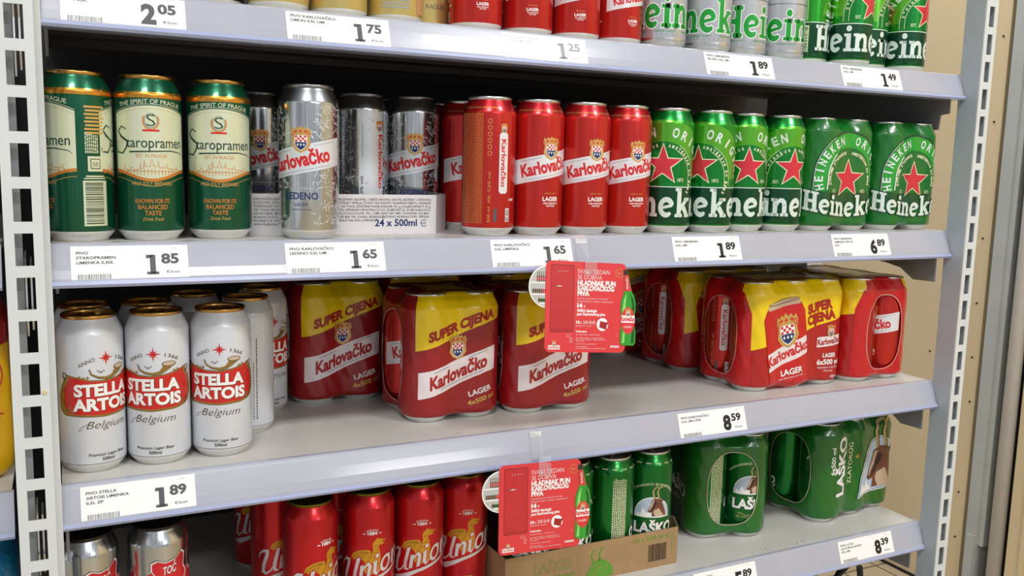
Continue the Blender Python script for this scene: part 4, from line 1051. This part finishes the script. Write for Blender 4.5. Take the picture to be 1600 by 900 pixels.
place_pack(PKL6, K_LAS, 1.1970, .126, Z4, 8, 'green six pack with upright white lettering and large goat head', 'green goat packs', [-30, 0, 0, 60, 0, 0])
place_pack(PKL4, K_LAS, 1.0720, .120, Z5, 15, 'green four pack on the bottom shelf, only its top showing', 'green goat packs', [0])

# ------------------------------------------------------------ cartons
def tray(x0, x1, y0, y1, z, h, ch, lh, cmat, core, art, label, group=None, cr_=None):
    cx = (x0 + x1) / 2; th = .0016
    P = [(x0, y0), (x1, y0), ch, (ch[0], y1), (lh[0], y1), lh]
    n = len(P); bm = bmesh.new()
    C_ = (cx, (y0 + y1) / 2)
    def ins(p): return (p[0] + (th if p[0] < C_[0] else -th), p[1] + (th if p[1] < C_[1] else -th))
    Q = [ins(p) for p in P]
    def V(p, zz): return bm.verts.new((p[0] - cx, p[1] - y0, zz))
    ob, ot = [V(p, 0) for p in P], [V(p, h) for p in P]; ib, it = [V(p, th) for p in Q], [V(p, h) for p in Q]
    for i in range(n):
        j = (i + 1) % n
        bm.faces.new((ob[i], ob[j], ot[j], ot[i])); bm.faces.new((ib[j], ib[i], it[i], it[j])); f = bm.faces.new((ot[i], ot[j], it[j], it[i])); f.material_index = 1
    bm.faces.new(list(reversed(ob))); bm.faces.new(ib); bmesh.ops.recalc_face_normals(bm, faces=bm.faces[:])
    if art:
        W_ = (x1 - x0) * 1000
        a, names = art.flat(xlim=(0, W_), ylim=(0, h * 1000))
        for v in a.verts: v.co = Vector((x0 - cx + v.co.x / 1000, -.0002 - .00008 * v.co.z, v.co.y / 1000))
        a.verts.index_update(); vv = [bm.verts.new(v.co) for v in a.verts]
        for f in a.faces: bm.faces.new([vv[v.index] for v in f.verts]).material_index = 2 + f.material_index
        a.free()
    else: names = []
    o = link('carton_tray', bm, [cmat, core] + names, None, loc=((x0 + x1) / 2, y0, z)); tag(o, label, 'carton')
    return o
A = Art()
LN = ['KARLOVAČKO LEDENO, PIVO. SASTOJCI: VODA, JEČMENI SLAD, STABILIZIRANO. ALKOHOL: / SADRŽI ALKOHOL: 4,0% VOL. EKSTRAKT U OSNOVNOJ', 'SLADOVINI 10,5%. PIVO SVJETLO, PASTERIZIRANO, HMELJ, EKSTRAKT HMELJA. ČUVATI NA SUHOM I HLADNOM MJESTU. HRANJIVE', 'VRIJEDNOSTI NA 100 ml: ENERGIJA 155 kJ / 37 kcal, MASTI 0 g, OD TOGA ZASIĆENE MASNE KISELINE <0,1 g, UGLJIKOHIDRATI 3,5 g,', 'OD TOGA: ŠEĆERI 0 g, BJELANČEVINE 0 g, SOL 0 g. PROIZVODI: HEINEKEN HRVATSKA D.O.O., DUBOVAC 22, 47 000 KARLOVAC,', 'HRVATSKA, BESPLATNI TELEFON POTROSAC@KARLOVACKO.HR TEL: +385 (0)47 607 409. UVOZNIK ZA BiH:', 'BOREAS D.O.O., POD LIPOM, KREŠEVO, BOSNA. TEL: 030 800 700. E-MAIL: BOREAS@STANIC-BOREAS.COM. ZEMLJA', 'PODRIJETLA: HRVATSKA. NAJBOLJE UPOTRIJEBITI DO: OTISNUT NA DNU LIMENKE.', 'WWW.KARLOVACKO.HR']
for i, t_ in enumerate(LN): A.text(t_, 4, 40.2 - i * 4.15, 2.7, 'ink_black', 1, al='L', w=(215, 215, 215, 215, 213, 213, 143, 38)[i])
A.text('24 x 500ml', 147, 9.5, 8.2, 'print_navy', 1, al='L', w=54, bold=.025); A.ell(210, 13, 4.2, 4.2, 'print_navy', 1, 20, 40, 320, inner=.7); A.rect(206.5, 12.6, 213, 13.3, 'print_navy', 1)
tray(.203, .4290, .0605, .33, Z2, .0475, (.4580, .100), (.178, .098), 'cardboard_white', 'cardboard_core', A, 'open white carton printed with dense black ingredient lines holding silver cans')
A = Art()
A.text('ĪAŠKO'.replace('Ī', 'L'), 73, 26, 13.5, 'tray_green', 1, w=58, bold=.03); A.text('LAŠKO', 73, 26.4, 12.6, 'cardboard_brown', 2, w=56, bold=.006)
A.text('ZLATOROG', 74, 9.5, 9.5, 'tray_green', 1, w=66, bold=.02)
A.poly([(126, 4), (128, 14), (134, 22), (140, 28), (150, 30), (160, 26), (168, 18), (171, 8), (171, 3)], 'tray_green', 1)
A.stroke([(138, 26), (134, 36), (137, 44), (142, 45)], [3, 2.6, 2, 1], 'tray_green', 1); A.stroke([(148, 28), (147, 38), (151, 46), (156, 46)], [3, 2.6, 2, 1], 'tray_green', 1)
for P in ([(130, 12), (138, 20), (142, 26)], [(140, 8), (146, 18), (150, 27)], [(132, 8), (141, 12), (146, 9)], [(152, 6), (158, 16), (162, 22)], [(143, 22), (148, 16), (156, 20)]): A.stroke(P, .9, 'cardboard_brown', 2)
A.text('24 x 500 ml', 204, 43, 6.6, 'tray_green', 1, al='L', w=52, bold=.0); A.ell(264, 46, 3.8, 3.8, 'tray_green', 1, 18, 40, 320, inner=.6); A.rect(261, 45.6, 267, 46.2, 'tray_green', 1)
A.rect(272, 18, 272.6, 48, 'tray_green', 1); A.rect(277, 20, 277.5, 46, 'tray_green', 1)
A.barcode(231, 10, 263, 36, 'goat_dark', 1, 30)
tray(.5235, .806, .031, .31, Z4, .056, (.8225, .062), (.5205, .066), 'cardboard_brown', 'cardboard_core', A, 'open brown cardboard tray printed in green holding green goat cans')
place_can(K_LAS, .5720, .067, T4, 15, 'green goat can at the left end of the brown tray behind the lower red card', 'green cans in the brown tray')

# ------------------------------------------------------------ price tags in the rails

def price_tag(x, z, w_, lines, big, cents, label, ink='ink_grey', dark='ink_grey', drop=0., skew=0.):
    q_ = .0279 if z > .1 else .030; SL = math.hypot(.0105, q_); DY, DZ = -.0105 / SL, -q_ / SL        # direction down the rail face
    H_ = 33.2 if z > .1 else 35.5; W_ = w_ * 1000; A = Art()
    fs = 2.9 if len(lines) < 3 else 2.8
    for i, l in enumerate(lines): A.text(l, 5 if i == 0 or True else 5, 27.2 - i * 4.9, fs, dark, 1, al='L', bold=.03, sx=1.28)
    A.barcode(6, 2, 36, 7, ink, 1, 26); A.rect(6, .6, 36, 1.1, 'ink_light', 1)
    A.text('17.3.79', W_ - 14, 31, 1.8, 'ink_light', 1)
    bx = W_ - 40
    if big == '1':
        A.rect(bx + 3.2, 5.2, bx + 8.6, 25, ink, 1); A.rect(bx, 5.2, bx + 11.4, 8.0, ink, 1); A.poly([(bx - .2, 21.8), (bx + 3.6, 22.4), (bx + 8.6, 25.6), (bx - .2, 25.6)], ink, 1)
    else: A.text(big, bx + 5.5, 5.4, 19.5, ink, 1, w=14, bold=.05)
    A.text(cents, W_ - 17.5, 16.6, 9.8, ink, 1, w=17, bold=.04); A.text('€/kom', W_ - 15, 6.2, 2.9, dark, 1, w=13, bold=.01)
    a, names = A.flat()
    def P(px, py, o): return Vector((px / 1000, DY * (H_ - py) / 1000 + DZ * o, DZ * (H_ - py) / 1000 - DY * o))
    for v in a.verts: v.co = P(v.co.x, v.co.y, .00062)
    bm = bmesh.new()
    c = [(0, 0), (W_, 0), (W_, H_), (0, H_)]
    f_, b_ = [bm.verts.new(P(x_, y_, .00052)) for x_, y_ in c], [bm.verts.new(P(x_, y_, .00012)) for x_, y_ in c]
    bm.faces.new(f_); bm.faces.new(b_[::-1])
    for i in range(4): j = (i + 1) % 4; bm.faces.new((f_[j], f_[i], b_[i], b_[j]))
    fix(bm); a.verts.index_update(); vv = [bm.verts.new(v.co) for v in a.verts]
    for f in a.faces: bm.faces.new([vv[v.index] for v in f.verts]).material_index = 1 + f.material_index
    a.free(); o = link('price_tag', bm, ['tag_card'] + names, None, loc=(x, -.0045, z - .0035 - drop)); tag(o, label, 'price tag', 'paper price tags in the shelf rails')
    return o
price_tag(.018, Z1, .112, ['PIVO DESPERADOS', 'LIM 0,5L'], '2', '05', 'price tag reading 2.05 at the left end of the top rail')
price_tag(.230, Z1, .113, ['PIVO KARLOVAČKO', 'LIMUN 0,5L LIM'], '1', '75', 'price tag reading 1.75 below the pale gold cans')
price_tag(.482, Z1, .114, ['PIVO KARLOVAČKO', '0,33L LIMENKA'], '1', '25', 'faint price tag reading 1.25 in the bright middle of the top rail', 'ink_faded', 'ink_faded')
price_tag(.778, Z1, .117, ['PIVO HEINEKEN', 'SILVER 0,5L LIM'], '1', '89', 'price tag reading 1.89 on the top rail below the pale silver cans', 'ink_black')
price_tag(1.024, Z1, .120, ['PIVO HEINEKEN', '0,5L LIM'], '1', '49', 'price tag reading 1.49 at the right end of the top rail', 'ink_black')
price_tag(.018, Z2, .109, ['PIVO', 'STAROPRAMEN', 'LIMENKA 0,50L'], '1', '85', 'price tag reading 1.85 below the dark green cream-labelled cans')
price_tag(.227, Z2, .112, ['PIVO KARLOVAČKO', 'LEDENO 0,5L LIM'], '1', '65', 'price tag reading 1.65 below the lone silver can')
price_tag(.473, Z2, .112, ['PIVO KARLOVAČKO', '0,5L LIMENKA'], '1', '65', 'price tag reading 1.65 below the red cans, next to the hanging card')
price_tag(.741, Z2, .115, ['PIVO HEINEKEN', '0,5L LIM'], '1', '89', 'price tag reading 1.89 on the second rail below the green star cans', 'ink_black')
price_tag(1.030, Z2, .118, ['PIVO HEINEKEN', 'LIMENKA 4PACK', '0,5L'], '6', '89', 'price tag reading 6.89 below the green film packs', 'ink_black')
price_tag(.018, Z3, .111, ['PIVO STELLA', 'ARTOIS LIMENKA', '0,5L ZP'], '1', '89', 'price tag reading 1.89 below the white cans')
price_tag(.766, Z3, .118, ['PIVO KARLOVAČKO', '0,5L LIM 6 PAK'], '8', '59', 'price tag reading 8.59 on the third rail above the green four pack', 'ink_black')
price_tag(1.093, Z4, .119, ['PIVO LAŠKO', 'ZLATOROG 6PACK', '0,5L LIM'], '8', '39', 'price tag reading 8.39 below the green six pack', 'ink_black')
price_tag(.809, Z4, .115, ['PIVO LAŠKO', 'ZLATOROG 4PACK', '0,5L LIM'], '5', '89', 'price tag reading 5.89 at the bottom edge of the photo', 'ink_black')
# ------------------------------------------------------------ hanging promotion cards
mat('card_red', 'd8373a', 0, .3, .35, .08)
mat('fridge_red', 'c02a2c', 0, .3, .3)
mat('fridge_shade', '8e2023', 0, .35, .2)
mat('bottle_green', '2f9a2c', 0, .2, .4); mat('bottle_light', '8fd36a', 0, .25, .3); mat('bottle_dark', '14501a', 0, .3, .3)
mat('clear_plastic', 'eef2f6', 0, .06, 0, alpha=.22, spec=.8)
mat('grey_print', 'b8bab4', 0, .4); mat('brown_print', '5a3a22', 0, .4)
BOT = [(107, 103.5), (113.5, 103.5), (113.7, 98), (117, 84), (119, 77), (123, 70), (125, 62), (125, 52), (123.5, 46), (123.5, 34), (125.5, 26), (125.5, 13), (123, 9), (106, 9), (103.5, 13), (103.8, 26), (105, 34), (105, 46), (103.5, 54), (104, 64), (107.5, 73), (109, 78), (108.2, 92)]
def rrect(x0, y0, x1, y1, r, n=6):
    o = []
    for cx, cy, a in ((x1 - r, y1 - r, 0), (x0 + r, y1 - r, 90), (x0 + r, y0 + r, 180), (x1 - r, y0 + r, 270)): o += [(cx + r * math.cos(math.radians(a + 90 * i / n)), cy + r * math.sin(math.radians(a + 90 * i / n))) for i in range(n + 1)]
    return o
def promo_card(loc, yaw, tilt, roll, label, strip_pts):
    t = empty('promotion_card', loc); tag(t, label, 'promotion card', 'red hanging promotion cards')
    t.rotation_mode = 'QUATERNION'
    # local x right, y up, z towards the aisle
    rt = Vector((math.cos(yaw), math.sin(yaw), 0)); nn = Vector((math.sin(yaw), -math.cos(yaw), 0)); up = Vector((0, 0, 1))
    u2 = up * math.cos(tilt) + nn * math.sin(tilt); r2 = rt * math.cos(roll) + u2 * math.sin(roll); u3 = u2 * math.cos(roll) - rt * math.sin(roll); n3 = r2.cross(u3)
    Mx = Matrix((r2, u3, n3)).transposed(); t.rotation_quaternion = Mx.to_quaternion()
    def card(loops, mt, z0, z1, nm, par, a_=None):
        a = Art(); a.poly(loops, mt, 0); bm, _ = a.flat()
        g = bmesh.ops.extrude_face_region(bm, geom=bm.faces[:])
        for v in g['geom']:
            if isinstance(v, bmesh.types.BMVert): v.co.z = 1
        for v in bm.verts: v.co = Vector(((v.co.x - 55.5) / 1000, (v.co.y - 55.5) / 1000, z1 if v.co.z > .5 else z0))
        fix(bm); names = []
        if a_:
            q, names = a_.flat(); q.verts.index_update()
            vv = [bm.verts.new(((v.co.x - 55.5) / 1000, (v.co.y - 55.5) / 1000, z1 + .00007 * v.co.z)) for v in q.verts]
            for f in q.faces: bm.faces.new([vv[v.index] for v in f.verts]).material_index = 1 + f.material_index
            q.free()
        return link(nm, bm, [mt] + names, par)
    circ = arc(4, 79, 26, 26, 0, 360, 40)[:-1]
    a = Art(); a.ell(4, 79, 24.6, 24.6, 'grey_print', 1, 40)
    for j, (yy, n_) in enumerate(((85, 8), (71, 8), (60, 8))):
        hw = math.sqrt(max(24 ** 2 - (yy - 2.2 - 79) ** 2, 0)); a.rect(4 - hw, yy - 2.2, 3, yy - .8, 'print_white', 2)
        for i in range(n_):
            xx = -17 + i * 2.7
            if (xx - 4) ** 2 + (yy - 79) ** 2 > 23 ** 2 or (xx - 4) ** 2 + (yy + 8 - 79) ** 2 > 23 ** 2: continue
            if j == 0: a.rect(xx, yy, xx + 1.9, yy + 7, 'brown_print', 2); a.rect(xx + .5, yy + 7, xx + 1.4, yy + 12, 'brown_print', 2); a.rect(xx, yy + 2, xx + 1.9, yy + 5, 'print_red', 3)
            elif j == 1: a.rect(xx, yy, xx + 2.2, yy + 5, 'brown_print' if i < 5 else 'print_red', 2)
            else: a.ell(xx + 1, yy + 2.6, 1.5, 2.6, 'brown_print' if i < 4 else 'bottle_dark', 2, 8); a.ell(xx + 1, yy + 5, .8, .8, 'print_red' if i < 4 else 'bottle_light', 3, 6)
    card(circ, 'print_white', -.0009, -.0002, 'fridge_photo_disc', t, a)
    a = Art(); a.poly([(106, 12), (108, 30), (107, 46), (106, 54), (108, 66), (112, 76), (110.5, 60), (110.5, 30), (109.5, 12)], 'bottle_light', 1); a.poly([(119, 12), (120.5, 30), (119, 46), (120, 60), (117, 74), (122, 66), (123.8, 56), (122, 40), (124, 24), (123, 12)], 'bottle_dark', 1)
    a.poly([(109.2, 77), (108.4, 92), (108, 97), (113.5, 97), (116.2, 84), (118.5, 77)], 'card_red', 2); a.rect(107, 97, 113.5, 103.5, 'goat_dark', 2)
    a.text('Karlovačko', 113.5, 80, 2.2, 'print_white', 3, al='L', w=14, rot=95, bold=.02)
    a.ell(114.3, 40, 9.8, 17, 'card_red', 2, 30); a.rect(104.6, 37.5, 123.8, 46.5, 'print_white', 3); a.text('Karlovačko', 114.2, 39.5, 5.4, 'card_red', 4, w=18.6, bold=.05); crest(a, 114.3, 50, .36, 4); a.text('LAGER', 114.2, 31, 2.6, 'print_white', 3)
    card(BOT, 'bottle_green', .0009, .0014, 'printed_bottle', t, a)
    A = Art()
    A.poly(rrect(6.5, 24.5, 38.5, 106.5, 1.5), 'fridge_shade', 1); A.poly(rrect(7.3, 25.8, 37.6, 105.5, 1.2), 'fridge_red', 2)
    A.rect(7.6, 27.4, 37.4, 28.0, 'fridge_shade', 3); A.ell(14, 80.2, 3.6, 1.2, 'fridge_shade', 3, 14); A.rect(13, 79.8, 22, 80.6, 'grey_print', 4); A.rect(17, 79.9, 19.8, 80.9, 'print_white', 5)
    for i in range(4): A.ell(17 + i * 4, 98.6, .7, .7, 'grey_print', 3, 6)
    L_ = [('SVAKI TJEDAN', 96.5, 5.6, 44, .0, 0), ('SE DOBIVA', 89.5, 5.6, 33.5, .0, 0), ('HLADNJAK PUN', 82.4, 5.8, 53, .05, 0), ('KARLOVAČKOG', 76.0, 5.6, 51, .05, 0), ('PIVA', 69.5, 5.6, 16.5, .05, 0)]
    for tx, y_, h_, w_, b_, q in L_: A.text(tx, 43, y_, h_, 'print_white', 3, al='L', w=w_, bold=b_ if b_ else -.012)
    A.text('Kupi bilo koji proizvod iz asortimana', 43, 65.3, 1.7, 'band_film', 3, al='L', w=43); A.text('Karlovačkog piva i sudjeluj u nagradnoj igri!', 43, 61.9, 1.7, 'band_film', 3, al='L', w=50)
    A.text('14', 43, 54.8, 5.2, 'print_white', 3, al='L', w=7, bold=.06); A.text('x', 51.5, 55.2, 3.8, 'print_white', 3, al='L')
    A.text('SMEG hladnjak', 43, 49.6, 3.2, 'print_white', 3, al='L', w=28, bold=.04); A.text('pun Karlovačkog piva', 43, 45.4, 3.2, 'print_white', 3, al='L', w=39, bold=.04)
    A.text('14', 42, 35, 3.8, 'print_white', 3, al='L', w=4.6, bold=.05); A.text('x 250 EUR', 47.6, 35, 3.8, 'print_white', 3, al='L', w=21, bold=-.005); A.text('poklon bon', 42, 32, 1.4, 'band_film', 3, al='L', w=22)
    A.ell(78.5, 34.6, 8, 8, 'print_white', 3, 30); A.poly([(74, 31), (84, 28), (85, 37), (75, 39)], 'print_deep_red', 4); A.stroke([(76, 34), (80, 32), (86, 38)], .8, 'brown_print', 5); A.poly([(84, 33), (89, 37), (87, 40), (83, 36)], 'card_red', 4)
    A.text('Pravila prijave:', 42, 24.8, 1.9, 'print_white', 3, al='L', w=15, bold=.05)
    for j, (y_, w_) in enumerate(((21.2, 33), (17.2, 38), (15.2, 41), (13.2, 11), (9.8, 28), (6.6, 16), (4.4, 42))): A.text('Sve informacije o nagradnoj igri', 42, y_, 1.3, 'band_film', 3, al='L', w=w_)
    A.text('HEINEKEN', 90, 6.2, 2.6, 'print_white', 3, al='L', w=12.5, bold=.03)
    A.rect(4.8, 3.4, 20.4, 8.4, 'print_white', 3); A.text('Karlovačko', 12.6, 4.6, 3.0, 'card_red', 4, w=14, bold=.03); crest(A, 12.6, 10.6, .26, 4)
    A.ell(101, 99, 5.6, 5.6, 'print_gold', 3, 20, inner=.5); A.text('18+', 101, 97.2, 3.4, 'print_gold', 3, w=6)
    A.ell(32, 20, 3, 1.6, 'band_film', 3, 12, inner=.3); A.poly([(34, 12), (37, 12), (37, 17.4), (34, 17.4)], 'band_film', 3); A.poly([(34.4, 12.4), (36.6, 12.4), (36.6, 17), (34.4, 17)], 'card_red', 4)
    A.stroke([(97, 20), (99, 25), (101, 20), (97, 20)], .4, 'print_gold', 3)
    card(rrect(0, 0, 111, 111, 7), 'card_red', 0, .0007, 'card', t, A)
    # clear strip that holds the card
    bm = bmesh.new(); prev = None
    Mi = t.rotation_quaternion.to_matrix().transposed()
    for (x, y, z) in strip_pts:
        l = Mi @ (Vector((x - .0085, y, z)) - Vector(loc)); r = Mi @ (Vector((x + .0085, y, z)) - Vector(loc))
        cur = (bm.verts.new(l), bm.verts.new(r))
        if prev: bm.faces.new((prev[0], prev[1], cur[1], cur[0]))
        prev = cur
    bmesh.ops.solidify(bm, geom=bm.faces[:], thickness=.0004)
    st = link('clear_strip', bm, 'clear_plastic', t)
    a = Art(); bm = bmesh.new(); x, y, z = strip_pts[1]; P = [(x - .0085, y - .0008, z - .0002), (x + .0085, y - .0008, z - .0002), (x + .0085, y - .0030, z - .0072), (x - .0085, y - .0030, z - .0072)]
    f_ = [bm.verts.new(Mi @ (Vector(p) - Vector(loc))) for p in P]; bm.faces.new(f_); bmesh.ops.solidify(bm, geom=bm.faces[:], thickness=.0003)
    link('sticker', bm, 'tag_card', t)
    return t
promo_card((.5845, -.0496, -.0841), -.0597, -.15, -.0635, 'red promotion card hanging from the second rail over the red four packs',
           [(.601, .004, .0012), (.600, -.0045, -.0025), (.598, -.016, -.030), (.596, -.026, -.038), (.594, -.040, -.034), (.593, -.0445, -.028), (.592, -.046, -.045)])
promo_card((.5284, -.0504, -.3311), -.0572, -.0834, -.0228, 'red promotion card hanging from the third rail in front of the dragon cans',
           [(.543, .004, -.2450), (.5425, -.0045, -.2490), (.541, -.018, -.281), (.538, -.034, -.275), (.536, -.045, -.270), (.535, -.048, -.280), (.534, -.0495, -.292)])

# ------------------------------------------------------------ the neighbouring bay at the left
place_can(K_TEA, -.0780, .045, Z2, 0, 'dark teal can in the neighbouring bay left of the slotted post', 'cans in the neighbouring bay')
place_can(K_TEA, -.0800, .118, Z2, 0, 'dark teal can behind the first one in the neighbouring bay', 'cans in the neighbouring bay')
def soft_pack(name, x0, x1, y0, y1, z, h, mts, art, label, cat):
    t = empty(name, ((x0 + x1) / 2, (y0 + y1) / 2, z)); tag(t, label, cat); hx, hy = (x1 - x0) / 2, (y1 - y0) / 2; r = .022
    bm = bmesh.new(); rings = []
    for zz, ins in ((0, .014), (.004, .006), (.012, .001), (.03, 0), (h * .70, 0), (h * .74, .001), (h - .03, .002), (h - .012, .008), (h - .002, .02), (h, .03)):
        ring = []
        for cx, cy, a in ((hx - r, hy - r, 0), (-hx + r, hy - r, 90), (-hx + r, -hy + r, 180), (hx - r, -hy + r, 270)):
            for i in range(7):
                an = math.radians(a + 15 * i); rr = max(r - ins, .001); wob = .0007 * math.sin(zz * 90 + an * 5)
                ring.append(bm.verts.new((cx * (1 - max(ins - r, 0) * 8) + (rr + wob) * math.cos(an), cy * (1 - max(ins - r, 0) * 8) + (rr + wob) * math.sin(an), zz)))
        rings.append(ring)
    for k, (a, b) in enumerate(zip(rings, rings[1:])):
        for i in range(len(a)): f = bm.faces.new((a[i], a[(i + 1) % len(a)], b[(i + 1) % len(a)], b[i])); f.material_index = 1 if k >= 5 and len(mts) > 1 else 0
    bm.faces.new(rings[0][::-1]); f = bm.faces.new(rings[-1]); f.material_index = len(mts) - 1
    link('wrapper', bm, mts, t, smooth=True)
    if art:
        a, nm = art.flat()
        for v in a.verts: v.co = Vector((v.co.x / 1000, -hy - .0012 - .0001 * v.co.z, v.co.y / 1000))
        link('printed_label', a, nm, t)
    return t
A = Art()
# local x: right edge of the pack is +hx; emblem and words sit by that edge
for r_, i_ in ((26, 1.2), (23, .8), (12, 1.0)): A.ell(38, 112, r_, r_, 'print_deep_red', 2, 36, inner=i_)
A.text('ZO', 38, 92, 6, 'print_deep_red', 3, rot=30); arch_text(A, 'PIVO', 16.5, 38, 112, 5.5, 'print_deep_red', 3, 20, 82); arch_text(A, '1892', 16.5, 38, 112, 5.5, 'print_deep_red', 3, 175, 110)
A.text('3 L', 52, 71, 8.5, 'print_deep_red', 2, w=22, bold=.03); A.rect(34, 67.5, 60, 68.1, 'print_deep_red', 2); A.text('OSVJEŽAVAJUĆI', 58, 61, 3.6, 'print_deep_red', 2, al='R', w=40); A.text('SVIJETLI LAGER', 58, 56, 3.6, 'print_deep_red', 2, al='R', w=38)
soft_pack('drinks_pack', -.180, -.0420, .034, .150, Z3, .190, ['yellow_pack', 'film_dark_red'], A, 'yellow plastic-wrapped pack with red print and red top left of the slotted post', 'drinks pack')
soft_pack('drinks_pack', -.190, -.0425, .030, .15, Z4, .168, ['blue_pack', 'blue_pack'], None, 'bright blue wrapped pack at the lower left edge of the photo', 'drinks pack')
# black loop handle on the bottom shelf
bm = bmesh.new(); P = [(1.166, .10, Z5), (1.167, .075, Z5 + .10), (1.172, .058, Z5 + .148), (1.182, .050, Z5 + .165), (1.194, .047, Z5 + .168), (1.208, .048, Z5 + .158), (1.222, .054, Z5 + .12), (1.228, .07, Z5 + .06), (1.230, .09, Z5)]
prev = None
for k, p in enumerate(P):
    a = Vector(P[max(k - 1, 0)]); b = Vector(P[min(k + 1, len(P) - 1)]); d = (b - a).normalized(); s_ = d.cross(Vector((0, 1, 0))).normalized(); u_ = s_.cross(d)
    ring = [bm.verts.new(Vector(p) + s_ * .0042 * math.cos(2 * PI * i / 12) + u_ * .006 * math.sin(2 * PI * i / 12)) for i in range(12)]
    if prev:
        for i in range(12): bm.faces.new((prev[i], prev[(i + 1) % 12], ring[(i + 1) % 12], ring[i]))
    else: bm.faces.new(ring[::-1])
    prev = ring
bm.faces.new(prev); fix(bm); mat('black_rubber', '17181a', 0, .5, bump=.05)
tag(link('carry_handle', bm, 'black_rubber', smooth=True), 'black curved carry handle below the lowest visible shelf, right side', 'handle')
